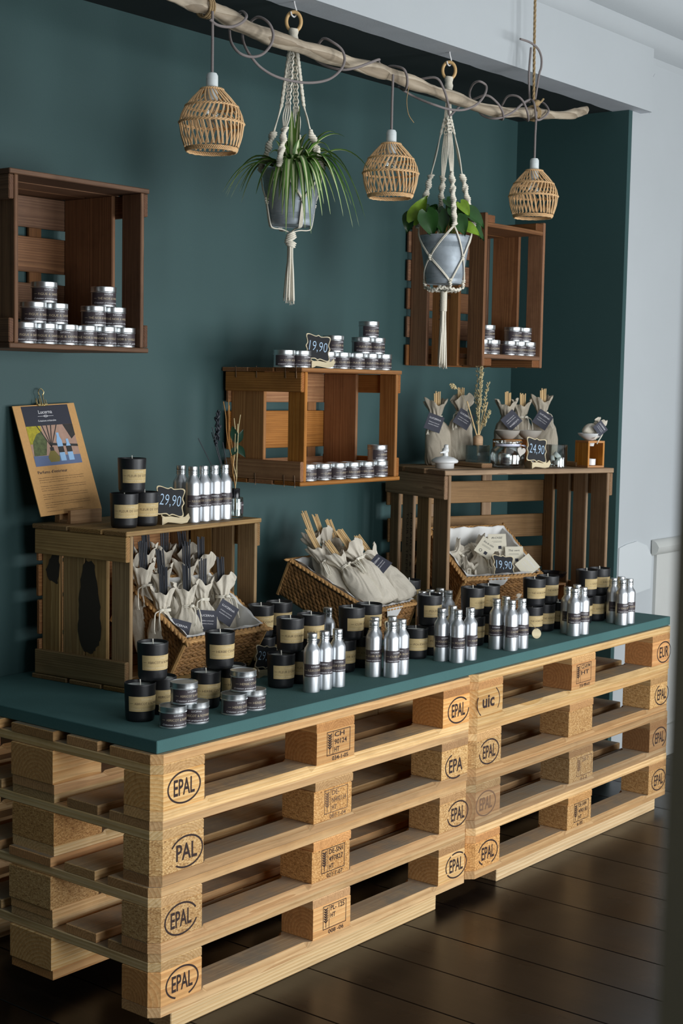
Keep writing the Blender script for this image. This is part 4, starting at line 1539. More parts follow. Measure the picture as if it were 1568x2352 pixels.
BG1 = 'linen bags in the left basket'
fz = TABLE+0.016
for i, (tx, ty, tz, lean, tg, dk, lb) in enumerate([
    (0.470, 0.462, 0.839, 0.10, None, 0.0, 'linen bag with dark reeds, front left in the left basket'),
    (0.545, 0.455, 0.842, 0.10, (-0.030, 0.108, 0.30, 'slate_tag', 0), 0.0, 'linen bag with a steep slate tag, front centre of the left basket'),
    (0.628, 0.478, 0.846, 0.10, (-0.006, 0.105, 0.08, 'slate_tag', 0), 0.0, 'linen bag with a level slate tag, front right of centre in the left basket'),
    (0.700, 0.480, 0.846, 0.12, (-0.006, 0.118, 0.62, 'slate_tag', 0), 0.0, 'linen bag with a diamond-turned slate tag, front right in the left basket'),
    (0.470, 0.535, 0.896, 0.12, None, 0.0, 'linen bag with dark reeds, second row at the left of the left basket'),
    (0.530, 0.532, 0.877, 0.10, None, 0.0, 'linen bag with a wide drooping mouth, second row in the left basket'),
    (0.640, 0.550, 0.884, 0.10, None, 0.0, 'linen bag with dark reeds, second row centre of the left basket'),
    (0.706, 0.560, 0.893, 0.12, None, 0.0, 'linen bag with dark reeds, second row right of the left basket'),
    (0.490, 0.605, 0.915, 0.10, None, 0.0, 'linen bag with dark reeds, back row far left of the left basket'),
    (0.552, 0.612, 0.922, 0.10, None, 0.0, 'linen bag with dark reeds, back row left of the left basket'),
    (0.622, 0.615, 0.922, 0.10, None, 0.0, 'linen bag with dark reeds, back row centre of the left basket'),
    (0.696, 0.618, 0.914, 0.10, None, 0.0, 'linen bag with dark reeds, back row right of the left basket'),
]):
    ax = Vector((RZ.uniform(-0.08, 0.08), lean, 1)).normalized()
    floor_z = TABLE+0.020+max(0.0, (ty-0.46))*0.60
    Hh = round((tz-floor_z)/ax.z, 2)
    bs = Vector((tx, ty, tz))-ax*Hh
    bag(lb, bs, ax, Hh, 0.086, 0.050, i, 'charcoal_stick', tg, face=-0.55+RZ.uniform(-0.15, 0.15), group=BG1, top=0.055 if i not in (8, 9, 10, 11) else 0.045, side=1 if i % 2 else -1)
BG2 = 'linen bags in the middle basket'
for i, (T, B_, tg, lb, tp) in enumerate([
    ((1.235, 0.590, 0.874), (1.238, 0.462, 0.700), None, 'linen bag with pale reeds at the left edge of the middle basket', 0.05),
    ((1.250, 0.530, 0.858), (1.256, 0.395, 0.722), None, 'slim linen bag with pale reeds lying second from left in the middle basket', 0.04),
    ((1.306, 0.530, 0.882), (1.318, 0.385, 0.724), None, 'broad linen bag with pale reeds lying centrally in the middle basket', 0.05),
    ((1.362, 0.560, 0.868), (1.368, 0.425, 0.726), None, 'linen bag with pale reeds half behind the broad central one', 0.05),
    ((1.402, 0.530, 0.860), (1.408, 0.388, 0.722), (-0.02, 0.125, -0.35, 'slate_tag', 0), 'linen bag with a slate tag lying at the right of the middle basket', 0.045),
    ((1.268, 0.640, 0.905), (1.262, 0.548, 0.740), None, 'linen bag with the tallest pale reeds, back left of the middle basket', 0.065),
    ((1.322, 0.648, 0.908), (1.318, 0.560, 0.745), None, 'linen bag with pale reeds standing at the back of the middle basket', 0.045),
    ((1.378, 0.640, 0.892), (1.374, 0.552, 0.740), None, 'linen bag with pale reeds, back right of the middle basket', 0.04),
]):
    T, B_ = Vector(T), Vector(B_)
    ax = (T-B_)
    bag(lb, B_, ax, round(ax.length, 2), 0.094 if i in (2, 4) else 0.078, 0.050, i+1, 'reed', tg, face=-0.35, group=BG2, top=tp+0.015, side=1 if i % 2 else -1)

# sachets lying in the right basket
BG3 = 'sachets in the right basket'
bm = Matrix.Translation((1.815, 0.505, TABLE+0.0165)) @ Euler((0.569, 0, -0.383)).to_matrix().to_4x4()
for i, (x, y, zz, ang, tg, st, lb) in enumerate([
    (0.075, 0.070, 0.070, 0.5, None, 0, 'small plain linen sachet at the front left of the right basket'),
    (0.150, 0.130, 0.082, 0.2, (0.0, 0.055, 1.57, 'cream_tag', 1), 0, 'linen sachet under an upright cream tag at the left of the right basket'),
    (0.205, 0.150, 0.086, -0.4, (0.0, 0.06, 1.2, 'cream_tag', 2), 0, 'linen sachet under a tilted cream tag in the middle of the right basket'),
    (0.240, 0.088, 0.080, -0.9, (0.0, 0.055, 2.1, 'cream_tag', 3), 0, 'linen sachet under a leaning cream tag at the right of the right basket'),
    (0.262, 0.034, 0.078, 1.2, (0.0, 0.05, 0.15, 'cream_tag', 0), 0, 'linen sachet with a level cream tag in the front right corner of the right basket'),
    (0.070, 0.165, 0.074, 0.9, None, 0, 'linen sachet with gathered mouth at the back left of the right basket'),
    (0.155, 0.200, 0.072, 1.4, None, 0, 'linen sachet with ruffled mouth along the back of the right basket'),
    (0.250, 0.190, 0.070, -1.2, None, 0, 'linen sachet in the back right corner of the right basket'),
    (0.120, 0.040, 0.060, -1.0, None, 0, 'linen sachet low at the front of the right basket'),
]):
    p = bm @ Vector((x, y, zz+0.018))
    ax = bm.to_3x3() @ Vector((math.sin(ang)*0.8, math.cos(ang)*0.75, 0.45))
    o = bag(lb, p-ax.normalized()*0.055, ax, 0.115, 0.076, 0.044, i, None, None, face=-0.45, group=BG3, neck=0.72, side=1 if i % 2 else -1)
    if tg:
        tloc = o.matrix_basis.inverted() @ (p+bm.to_3x3() @ Vector((0.0, 0.0, 0.068)))
        n_ = (Vector((-0.70, -0.62, 0.36))+Vector((RZ.uniform(-.1, .1), RZ.uniform(-.1, .1), 0))).normalized()
        nl = o.matrix_basis.to_3x3().inverted() @ n_
        q = nl.to_track_quat('-Y', 'Z') @ Euler((0, tg[2]*0.4, 0)).to_quaternion()
        tagparts(o, tloc, q.to_euler(), 0.060, 'cream_tag', tg[4])


# ------------------------------------------------------------------ price boards
def plaque_outline(w, h, n=10):
    """bracket-shaped chalkboard outline"""
    pts = []
    P = [(-0.5, 0.42), (-0.40, 0.5), (-0.12, 0.45), (0.0, 0.50), (0.12, 0.45), (0.40, 0.5), (0.5, 0.42), (0.44, 0.16), (0.50, 0.0), (0.44, -0.16), (0.5, -0.42), (0.40, -0.5),
         (0.12, -0.45), (0.0, -0.50), (-0.12, -0.45), (-0.40, -0.5), (-0.5, -0.42), (-0.44, -0.16), (-0.50, 0.0), (-0.44, 0.16)]
    for p in smoothpath([(x*w, y*h, 0) for x, y in P], 4, True):
        pts.append((p.x, p.y))
    return pts[::-1]


def price_board(label, loc, rotz, price, tilt=-0.22, roll=0.14, w=0.078, h=0.075, foot=True):
    o = thing('price_board', label, 'sign', loc, rotz)
    ol = plaque_outline(w, h)
    k = 0.028 if foot else 0.0
    rot = (tilt, roll, 0)
    pl = link('frame', mesh('frame', [(x, q, y) for x, y, q in [(a, b, 0.0016) for a, b in ol]+[(a, b, -0.0016) for a, b in ol]],
              [tuple(range(len(ol))), tuple(range(len(ol), 2*len(ol)))[::-1]]+[(i, len(ol)+i, len(ol)+(i+1) % len(ol), (i+1) % len(ol)) for i in range(len(ol))]), 'ply_edge', o, (0, 0, k+h*0.40), rot)
    s = 0.92
    link('slate', mesh('slate', [(x*s, -0.0021, y*s) for x, y in ol], [tuple(range(len(ol)))[::-1]][::-1]), 'chalkboard', pl)
    v, f = fit_text(price, w*0.74, h*0.36, shear=0.12, align='CENTER', weight=-0.012)
    link('price', MB().add([(x, y*1.15, z) for x, y, z in v], f, Matrix.Translation((0, -0.0026, -h*0.15)) @ UPF).mesh('price'), 'chalk_blue', pl)
    if foot:
        # curved plywood foot with a slot, and the cross foot behind it
        fp = [(-0.030, 0.0), (-0.022, 0.001), (-0.012, 0.006), (0.004, 0.004), (0.024, 0.001), (0.040, 0.004), (0.047, 0.016), (0.043, 0.028), (0.034, 0.019), (0.016, 0.017), (-0.004, 0.021), (-0.020, 0.020), (-0.030, 0.024)]
        v, f = prismdata(fp, -0.0016, 0.0016)
        link('foot', mesh('foot', [UPF @ Vector((x, y, z)) for x, y, z in v], f), 'ply_edge', o, (0.004, -0.008, 0.0))
        v, f = prismdata([(-0.022, 0), (0.022, 0), (0.022, 0.018), (0.004, 0.030), (-0.004, 0.030), (-0.022, 0.018)], -0.0016, 0.0016)
        mt = Matrix(((0, 0, 1, 0), (1, 0, 0, 0), (0, 1, 0, 0), (0, 0, 0, 1)))
        link('cross_foot', mesh('cross_foot', [mt @ Vector(q) for q in v], f), 'ply_edge', o, (-0.024, 0.006, 0.0))
    return o


price_board('chalk price board reading 29,90 on the olive crate', (0.520, 0.492, c4t), -0.45, '29,90')
price_board('chalk price board reading 19,90 on top of the middle wall crate', (1.118, 0.506, c2t), -0.45, '19,90')
p = Vector((1.680, 0.430, 0))


def t2(a, k, z=0.0):
    c, s = math.cos(T2R), math.sin(T2R)
    return (1.680+c*a-s*k, 0.430+s*a+c*k, TABLE+0.496+z)


price_board('chalk price board reading 24,90 on the tan crate', t2(0.372, 0.045), -0.45, '24,90', h=0.080)
q = bm @ Vector((0.172, 0.026, 0.136))
price_board('chalk price board reading 19,90 stuck in the sachet basket', q, -0.55, '19,90', tilt=-0.5, roll=0.12, foot=False)
price_board('small chalk price board half hidden beside the left basket', (0.690, 0.308, TABLE), -0.5, '29,90', w=0.06, h=0.06)
price_board('small chalk price board half hidden behind the low single candle', (1.195, 0.268, TABLE), -0.5, '29,90', w=0.07, h=0.07)


# ------------------------------------------------------------------ clipboard poster on the olive crate
def poster():
    bl = Vector((0.262, 0.688, 1.019))
    ex = Vector((1, 0.0, 0))
    up = Vector((-0.014, 0.095, 0.274)).normalized()
    nz = ex.cross(up).normalized()      # towards the back/up
    ex = up.cross(nz).normalized()
    o = thing('poster_clipboard', 'kraft clipboard poster with a brass clip, leaning on the olive crate', 'poster', bl, rot=Matrix((ex, up.cross(ex), up)).transposed().to_euler())
    Wp, Hp = 0.206, 0.290
    link('panel', boxmesh(Wp, 0.003, Hp, 0.0004), 'kraft_board', o, (Wp/2, 0, Hp/2))
    F = -0.0018

    def quad(name, x0, x1, z0, z1, mat, dy=0.0):
        return link(name, mesh(name, [(x0, F-dy, z0), (x1, F-dy, z0), (x1, F-dy, z1), (x0, F-dy, z1)], [(0, 1, 2, 3)]), mat, o)
    quad('header_print', 0.026, 0.181, 0.234, 0.287, 'header_navy')

    def txt(name, s, x, z, wid, hh, mat, shear=0.0, align='LEFT', dy=0.0004):
        v, f = fit_text(s, wid, hh, shear, align)
        link(name, MB().add(v, f, Matrix.Translation((x, F-dy, z)) @ UPF).mesh(name), mat, o)
    txt('lettering', 'Lucerna', 0.078, 0.2655, 0.045, 0.010, 'ink_white')
    txt('lettering', 'Créations artisanales', 0.070, 0.2445, 0.060, 0.005, 'ink_white')
    quad('rule', 0.073, 0.125, 0.2585, 0.2592, 'ink_white', 0.0004)
    link('ornament', MB().add(*ring_oval(0.007, 0.0028, 0.001, 20), Matrix.Translation((0.099, F-0.0005, 0.2588)) @ UPF).mesh('ornament'), 'ink_white', o)
    # the printed photograph: bottles and a reed diffuser on a table before stones and shrubs
    quad('photo', 0.026, 0.181, 0.128, 0.2338, 'photo_stone')

    def poly(name, pts, mat, dy):
        v = [(0.026+0.155*x, F-dy, 0.128+0.1058*y) for x, y in pts]
        link(name, mesh(name, v, [tuple(range(len(v)))]), mat, o)
    poly('photo_table', [(0, 0), (1, 0), (1, 0.22), (0, 0.26)], 'photo_blue', 0.0002)
    poly('photo_lawn', [(0, 0.55), (0.3, 0.6), (0.3, 1), (0, 1)], 'photo_yellow', 0.0002)
    poly('photo_shrub', [(0.02, 0.26), (0.28, 0.26), (0.36, 0.6), (0.30, 0.86), (0.18, 0.80), (0.06, 0.6)], 'photo_green', 0.0003)
    poly('photo_shade', [(0.78, 1), (1, 1), (1, 0.72), (0.9, 0.62)], 'photo_dark', 0.0002)
    poly('photo_gap', [(0.4, 0.50), (1.0, 0.42), (1.0, 0.48), (0.42, 0.56)], 'photo_dark', 0.0003)
    poly('photo_flask', [(0.33, 0.08), (0.52, 0.08), (0.55, 0.2), (0.47, 0.36), (0.38, 0.36), (0.30, 0.2)], 'photo_amber', 0.0004)
    poly('photo_neck', [(0.385, 0.36), (0.465, 0.36), (0.465, 0.45), (0.385, 0.45)], 'photo_dark', 0.0005)
    for a in (0.22, 0.33, 0.43, 0.52, 0.64):
        poly('photo_reed', [(0.42, 0.45), (0.435, 0.45), (a+0.015, 1.0), (a-0.005, 1.0)], 'photo_dark', 0.0005)
    for x, hgt in ((0.56, 0.80), (0.735, 0.63)):
        poly('photo_bottle', [(x, 0.09), (x+0.115, 0.09), (x+0.115, hgt-0.2), (x+0.085, hgt-0.1), (x+0.085, hgt), (x+0.03, hgt), (x+0.03, hgt-0.1), (x, hgt-0.2)], 'photo_bottle', 0.0006)
        poly('photo_band', [(x, 0.30), (x+0.115, 0.30), (x+0.115, 0.45), (x, 0.45)], 'photo_dark', 0.0007)
    txt('lettering', 'Parfums d’intérieur', 0.026, 0.1085, 0.098, 0.0082, 'header_navy')
    words = 'Les parfums d’intérieur sont fabriqués à la main avec des ingrédients choisis avec soin pour durer longtemps et parfumer votre maison'.split()
    rr = random.Random(3)
    zz = 0.0965
    for para, nl in enumerate((3, 3, 3, 3, 1)):
        for ln in range(nl):
            s = ' '.join(rr.choice(words) for _ in range(9))
            wid = 0.150 if ln < nl-1 or nl == 1 else rr.uniform(0.025, 0.10)
            s = s[:max(6, int(60*wid/0.150))]
            txt('lettering', s, 0.024, zz, wid if nl > 1 else 0.118, 0.0022, 'ink_brown')
            zz -= 0.0058
        zz -= 0.0044
    # brass bulldog clip
    clip = MB()
    clip.add(*boxdata(0.034, 0.010, 0.007, 0.001), Matrix.Translation((0.098, 0, 0.2885)))
    for sx in (-0.016, 0.016):
        clip.add(*tube([(0.098+sx, 0, 0.290), (0.098+sx, 0, 0.303)], 0.0013, 6))
    link('clip_jaw', clip.mesh('clip_jaw'), 'brass', o)
    for sgn, yy in ((-1, -0.006), (1, 0.010)):
        loop = [(0.094, yy, 0.287), (0.093, yy, 0.31), (0.089, yy+sgn*0.003, 0.322), (0.098, yy+sgn*0.004, 0.330), (0.107, yy+sgn*0.003, 0.322), (0.103, yy, 0.31), (0.102, yy, 0.287)]
        link('clip_handle', tubemesh('clip_handle', smoothpath(loop, 5), 0.0013, 6), 'brass', o)
    return o


poster()
st = thing('poster_stand', 'slotted oak block holding the clipboard poster on the olive crate', 'stand', (0.385, 0.668, c4t), 0.0)
link('front_lip', boxmesh(0.105, 0.012, 0.034, 0.001), 'light_beech', st, (0, -0.006, 0.017), (0.0, 0, 0), (0.7, 0.62, 0.5))
link('back_lip', boxmesh(0.105, 0.020, 0.034, 0.001), 'light_beech', st, (0, 0.040, 0.017), (0, 0, 0), (0.7, 0.62, 0.5))
link('base', boxmesh(0.105, 0.030, 0.008, 0.001), 'light_beech', st, (0, 0.015, 0.004), (0, 0, 0), (0.7, 0.62, 0.5))


# ------------------------------------------------------------------ reed diffuser on the olive crate
df = thing('reed_diffuser', 'black-capped glass diffuser with twisted dried stems on the olive crate', 'diffuser', (0.786, 0.512, c4t), -0.1)
gl = [(0.0, 0.0), (0.0215, 0.0), (0.0222, 0.001), (0.0222, 0.052), (0.0205, 0.055), (0.012, 0.056), (0.0105, 0.056), (0.0105, 0.0535), (0.0195, 0.0515), (0.0195, 0.006), (0.0, 0.006)]
link('glass', lathemesh('glass', gl, 32, 40), 'clear_glass', df)
link('cap', lathemesh('cap', [(0.0125, 0.054), (0.0128, 0.054), (0.0128, 0.078), (0.012, 0.079), (0.006, 0.079), (0.006, 0.060)], 24, 40), 'black_plastic', df)
lb = link('label', mesh('label', *strip(0.0224, 0.012, 0.044, 0.1, 1.2, 10), True), 'dark_label', df)
v, f = fit_text('LUCERNA', 0.018, 0.0036)
link('lettering', MB().add(bend([(x+0.004, y+0.034, 0) for x, y, z in v], 0.0226), f).mesh('lettering'), 'ink_white', lb)
rr = random.Random(12)
for i, (tx, ty, L) in enumerate(((-0.115, 0.02, 0.14), (-0.075, 0.01, 0.17), (-0.06, 0.03, 0.155), (-0.055, -0.01, 0.13))):
    link('dark_reed', tubemesh('dark_reed', [(0, 0, 0.01), (tx*0.3, ty*0.3, 0.075), (tx, ty, 0.075+L)], 0.0013, 5), 'charcoal_stick', df)
for i, (tx, ty, L) in enumerate(((-0.045, 0.0, 0.235), (-0.030, 0.0, 0.225), (-0.022, 0.01, 0.24), (-0.006, 0.0, 0.19), (0.004, -0.01, 0.20), (0.010, 0.0, 0.175))):
    pts = [(0, 0, 0.02), (0, 0, 0.078)]
    for k in range(1, 7):
        t = k/6
        pts.append((tx*t+rr.uniform(-0.004, 0.004), ty*t+rr.uniform(-0.004, 0.004), 0.078+L*t))
    link('dried_stem', tubemesh('dried_stem', smoothpath(pts, 4), [0.0013]*(4*7+1), 5), 'dried_brown' if i < 3 else 'dried_grass', df)
mb = MB()
for k in range(26):
    a = rr.uniform(0, 6.28)
    c = Vector((-0.058+rr.uniform(-0.006, 0.006), 0.01+rr.uniform(-0.006, 0.006), 0.20+k*0.0034))
    mb.add(*capsule(c, Vector((math.cos(a), math.sin(a), 1.2)), Vector((math.sin(a), -math.cos(a), 0)), 0.016, 0.0035, 0.003))
link('dark_plume', mb.mesh('dark_plume', True), 'charcoal_stick', df)


def leafquad(name, parent, base, tip, width, mat, bulge=0.004):
    b, t_ = Vector(base), Vector(tip)
    d = t_-b
    s = d.cross(Vector((0.75, 0.66, 0.0))).normalized()
    n_ = s.cross(d).normalized()
    v, f = [], []
    for k in range(7):
        q = k/6
        w = width*math.sin(PI*min(0.98, max(0.03, q))**0.8)*0.5
        c = b+d*q+n_*bulge*math.sin(PI*q)
        v += [c-s*w, c+n_*0.0015, c+s*w]
    for k in range(6):
        f += [(3*k, 3*k+1, 3*k+4, 3*k+3), (3*k+1, 3*k+2, 3*k+5, 3*k+4)]
    return link(name, mesh(name, v, f, True), mat, parent)


for b, t_, w in (((0.0, 0, 0.20), (-0.022, -0.01, 0.248), 0.022), ((0.004, 0, 0.20), (0.030, 0.004, 0.238), 0.018), ((0.0, 0, 0.192), (-0.020, -0.006, 0.168), 0.018), ((0.004, 0, 0.196), (0.032, -0.004, 0.162), 0.020)):
    leafquad('leaf', df, b, t_, w, 'dark_leaf')


# ------------------------------------------------------------------ things on the tan crate
def cratetop(a, k, z=0.0):
    return t2(a, k, z)


for i, a in enumerate((0.205, 0.590)):
    o = board('top_cleat', crate5, (a-0.021, 0.085, 0.4963), (a+0.021, 0.365, 0.5115), 'Y', 'crate_tan')
zs = 0.0157

ld = thing('bird_lid', 'white porcelain lid with a bird knob at the left of the tan crate top', 'lid', cratetop(0.060, 0.115), -0.2)
link('lid_body', lathemesh('lid_body', [(0.0, 0.0), (0.029, 0.0), (0.030, 0.002), (0.030, 0.013), (0.031, 0.016), (0.041, 0.018), (0.0435, 0.022), (0.042, 0.027), (0.030, 0.035), (0.014, 0.0385), (0.010, 0.040), (0.0, 0.041)], 40, 50), 'porcelain', ld)
bd = MB()
body = smoothpath([(-0.028, 0, 0.050), (-0.014, 0, 0.052), (-0.004, 0, 0.054), (0.004, 0, 0.060), (0.006, 0, 0.069), (0.005, 0, 0.076)], 4)
rad = []
for i in range(len(body)):
    t_ = i/(len(body)-1)
    rad.append(0.0018+0.0095*math.exp(-((t_-0.55)/0.25)**2)+0.0048*math.exp(-((t_-0.92)/0.12)**2))
bd.add(*tube(body, rad, 12))
bd.add(*tube([(0.003, 0, 0.040), (0.003, 0, 0.054)], [0.009, 0.008], 12))
bd.add(*tube([(0.009, 0, 0.0745), (0.0145, 0, 0.0735)], [0.002, 0.0004], 6))
link('bird_knob', bd.mesh('bird_knob', True, 60), 'porcelain', ld, (0, 0, 0), (0, 0, 0.2))

TB = 'tall linen bags on the tan crate'
for i, (a, k, z, tg, lb, side) in enumerate([
    (0.130, 0.270, 0.0, (-0.014, 0.142, 0.35, 'slate_tag', 0), 'tall linen bag behind the bird lid, its tag in shade', -1),
    (0.205, 0.240, zs, (0.004, 0.140, 0.55, 'slate_tag', 0), 'tall linen bag with a diamond tag next to the dried flower diffuser', -1),
    (0.455, 0.320, 0.0, (0.006, 0.150, 2.4, 'slate_tag', 0), 'tall linen bag with an upside-down tag, left of three on the tan crate', 1),
    (0.525, 0.330, 0.0, None, 'tall linen bag in the middle of three behind the bowls', 1),
    (0.590, 0.300, zs, (-0.008, 0.138, 0.6, 'slate_tag', 0), 'tall linen bag at the right of three, cord loop hanging free', 1),
]):
    b = cratetop(a, k, z)
    bag(lb, b, (0.0, 0.02, 1), 0.212, 0.094, 0.054, i+2, 'reed', tg, face=-0.85, group=TB, mat='linen_dark', top=0.032, side=side, nst=5)

# dried flower diffuser
dd = thing('flower_diffuser', 'square glass diffuser with a wooden collar and dried flowers on the tan crate', 'diffuser', cratetop(0.222, 0.165, zs), -0.2)
v, f = [], []
out = []
for (sx, z0, z1) in ((0.056, 0.0, 0.054),):
    mb = MB()
    q = 0.028
    ring = lambda r, z: [(-r, -r, z), (r, -r, z), (r, r, z), (-r, r, z)]
    V_ = ring(q, 0)+ring(q, 0.054)+ring(q-0.003, 0.054)+ring(q-0.003, 0.008)
    F_ = [(3, 2, 1, 0), (12, 13, 14, 15)]
    for r_ in range(3):
        for i in range(4):
            j = (i+1) % 4
            F_.append((r_*4+i, r_*4+j, (r_+1)*4+j, (r_+1)*4+i))
    link('glass', mesh('glass', V_, F_), 'clear_glass', dd)
link('collar', lathemesh('collar', [(0.0, 0.056), (0.0155, 0.056), (0.0165, 0.058), (0.0165, 0.078), (0.015, 0.084), (0.010, 0.088), (0.006, 0.089), (0.0, 0.088)], 28, 50), 'light_beech', dd)
link('glass_shoulder', boxmesh(0.056, 0.056, 0.0022, 0.0005), 'clear_glass', dd, (0, 0, 0.0552))
rr = random.Random(77)
for i, (tx, ty, tz) in enumerate(((-0.055, 0.0, 0.200), (0.004, 0.0, 0.200), (0.040, 0.0, 0.198))):
    link('reed', tubemesh('reed', [(tx*0.02, 0, 0.02), (tx*0.12, 0, 0.088), (tx, ty, tz)], 0.0021, 6), 'reed', dd)
for i in range(13):
    tx, ty = rr.uniform(-0.022, 0.048), rr.uniform(-0.02, 0.02)
    L = rr.uniform(0.15, 0.265) if abs(tx-0.015) < 0.02 else rr.uniform(0.08, 0.18)
    pts = [(0, 0, 0.085)]
    for k in range(1, 6):
        t_ = k/5
        pts.append((tx*t_+rr.uniform(-0.002, 0.002), ty*t_, 0.085+L*t_))
    mb = MB()
    sp = smoothpath(pts, 3)
    mb.add(*tube(sp, 0.0007, 4))
    for k in range(int(len(sp)*0.45), len(sp)):
        for q in range(3):
            a = rr.uniform(0, 6.28)
            c = sp[k]+Vector((math.cos(a)*0.004, math.sin(a)*0.004, rr.uniform(-0.003, 0.004)))
            mb.add(*capsule(c, Vector((math.cos(a), math.sin(a), 1.6)), Vector((-math.sin(a), math.cos(a), 0)), 0.009, 0.0016, 0.0016, 4))
    link('dried_sprig', mb.mesh('dried_sprig', True), 'dried_grass', dd)
# long nodding grass head
g = smoothpath([(0, 0, 0.085), (-0.035, 0.0, 0.135), (-0.062, 0, 0.19), (-0.085, 0, 0.228), (-0.108, 0, 0.243)], 5)
link('grass_stalk', tubemesh('grass_stalk', g, 0.0006, 4), 'dried_grass', dd)
mb = MB()
for k in range(46):
    t_ = rr.random()
    c = Vector((-0.106-0.026*t_, rr.uniform(-0.007, 0.007)*math.sin(PI*t_)*1.2, 0.243+0.010*t_+rr.uniform(-0.008, 0.008)*math.sin(PI*t_)))
    a = rr.uniform(0, 6.28)
    mb.add(*capsule(c, Vector((-1, 0.5*math.cos(a), 0.5*math.sin(a)+0.3)), Vector((0, -math.sin(a), math.cos(a))), 0.010, 0.002, 0.002, 4))
link('grass_head', mb.mesh('grass_head', True), 'dried_grass', dd)

# ribbed storage jar with ribbon and porcelain heart
jr = thing('glass_jar', 'ribbed glass jar with a ribbon and a porcelain heart on the tan crate', 'jar', cratetop(0.300, 0.105), -0.6)
n = 64
prof = [(0.036, 0.0), (0.050, 0.003), (0.0545, 0.012), (0.056, 0.040), (0.053, 0.058), (0.045, 0.068), (0.041, 0.071), (0.041, 0.080)]
inner = [(0.0385, 0.080), (0.0385, 0.071), (0.043, 0.066), (0.050, 0.056), (0.053, 0.040), (0.0515, 0.014), (0.034, 0.006)]
v, f = [], []
for j, (r, z) in enumerate(prof+inner):
    for i in range(n):
        a = 2*PI*i/n
        k = 1+(0.022*math.cos(a*32) if j in (1, 2, 3, 4) else 0.0)
        v.append((r*k*math.cos(a), r*k*math.sin(a), z))
m_ = len(prof+inner)
for j in range(m_-1):
    for i in range(n):
        k = (i+1) % n
        f.append((j*n+i, j*n+k, (j+1)*n+k, (j+1)*n+i))
f.append(tuple(range(n))[::-1])
f.append(tuple((m_-1)*n+i for i in range(n)))
link('jar_body', mesh('jar_body', v, f, True, 60), 'clear_glass', jr)
link('jar_lid', lathemesh('jar_lid', [(0.0, 0.0815), (0.044, 0.0815), (0.048, 0.0825), (0.048, 0.086), (0.043, 0.0885), (0.0, 0.0895)], 40, 40), 'clear_glass', jr)
link('ribbon', mesh('ribbon', *strip(0.0418, 0.0715, 0.079, -PI, PI, 40), True), 'ribbon', jr)
link('ribbon_tail', mesh('ribbon_tail', [(0.028, -0.036, 0.076), (0.045, -0.032, 0.070), (0.060, -0.026, 0.056), (0.064, -0.026, 0.062), (0.048, -0.032, 0.076)], [(0, 1, 4), (1, 2, 3, 4)]), 'ribbon', jr)
hp = []
for i in range(28):
    t_ = 2*PI*i/28
    hp.append((16*math.sin(t_)**3*0.0011, (13*math.cos(t_)-5*math.cos(2*t_)-2*math.cos(3*t_)-math.cos(4*t_))*0.0011))
hv, hf = prismdata(hp[::-1], -0.003, 0.003)
link('heart', mesh('heart', [UPF @ Vector(q) for q in hv], hf, True, 50), 'stoneware', jr, (0.020, -0.060, 0.056), (0.1, 0.2, 0.3))
# small tins stored inside
tg_ = tin(Vector(cratetop(0.300, 0.105, 0.0075))+Vector((-0.012, 0.0, 0)), 0.0, CM, 'little tin seen through the ribbed glass jar', None)
tg_.scale = (0.72, 0.72, 0.8)

# tumbler of wax melts
gt = thing('glass_tumbler', 'clear straight tumbler holding wax melts on the tan crate', 'tumbler', cratetop(0.490, 0.090), 0.0)
link('glass', lathemesh('glass', [(0.0, 0.0), (0.034, 0.0), (0.036, 0.001), (0.036, 0.074), (0.0352, 0.075), (0.0344, 0.074), (0.0340, 0.005), (0.0, 0.005)], 40, 40), 'clear_glass', gt)
gb = cratetop(0.490, 0.090, 0.0055)
for i, (x, y, z, rx, ry, lb) in enumerate(((-0.014, -0.010, 0.010, 0.0, 0.1, 'wax melt lying at the left bottom of the tumbler'), (0.012, -0.008, 0.014, 1.2, 0.2, 'wax melt standing at the right of the tumbler'),
                                          (-0.006, 0.012, 0.020, 1.0, 0.9, 'wax melt leaning at the back of the tumbler'), (0.014, 0.006, 0.034, 0.6, 0.4, 'wax melt topping the heap in the tumbler'))):
    o = link('wax_melt', cached('melt', lambda: lathemesh('wax_melt', [(0.0, -0.007), (0.012, -0.007), (0.0135, -0.004), (0.0135, 0.005), (0.012, 0.007), (0.0, 0.0074)], 18, 50)), 'wax', None, (gb[0]+x, gb[1]+y, gb[2]+z), (rx, ry, 0))
    tag(o, lb, 'wax melt', 'wax melts in the tumbler')


# bamboo wax burners with a tea light cup in the frame and a bowl on top
def burner(label, loc, rotz, s=0.070, h=0.088, cup=True):
    o = thing('bamboo_burner', label, 'burner', loc, rotz)
    t_ = 0.007
    for x in (0, s-t_):
        board('side', o, (x, 0, t_), (x+t_, s, h-t_), 'Z', 'bamboo', b=0.0006)
    board('bottom', o, (0, 0, 0), (s, s, t_), 'X', 'bamboo', b=0.0006)
    board('top', o, (0, 0, h-t_), (s, s, h), 'X', 'bamboo', b=0.0006)
    if cup:
        link('tea_light_cup', lathemesh('cup', [(0.0, 0.0), (0.014, 0.0), (0.0165, 0.002), (0.017, 0.022), (0.0155, 0.022), (0.0145, 0.004), (0.0, 0.004)], 24, 40), 'porcelain', o, (s*0.45, s*0.35, t_))
    link('bowl_foot', lathemesh('bowl_foot', [(0.0, 0.0), (0.013, 0.0), (0.016, 0.011), (0.0, 0.011)], 24, 40), 'porcelain', o, (s*0.5, s*0.5, h-t_-0.0115))
    return o


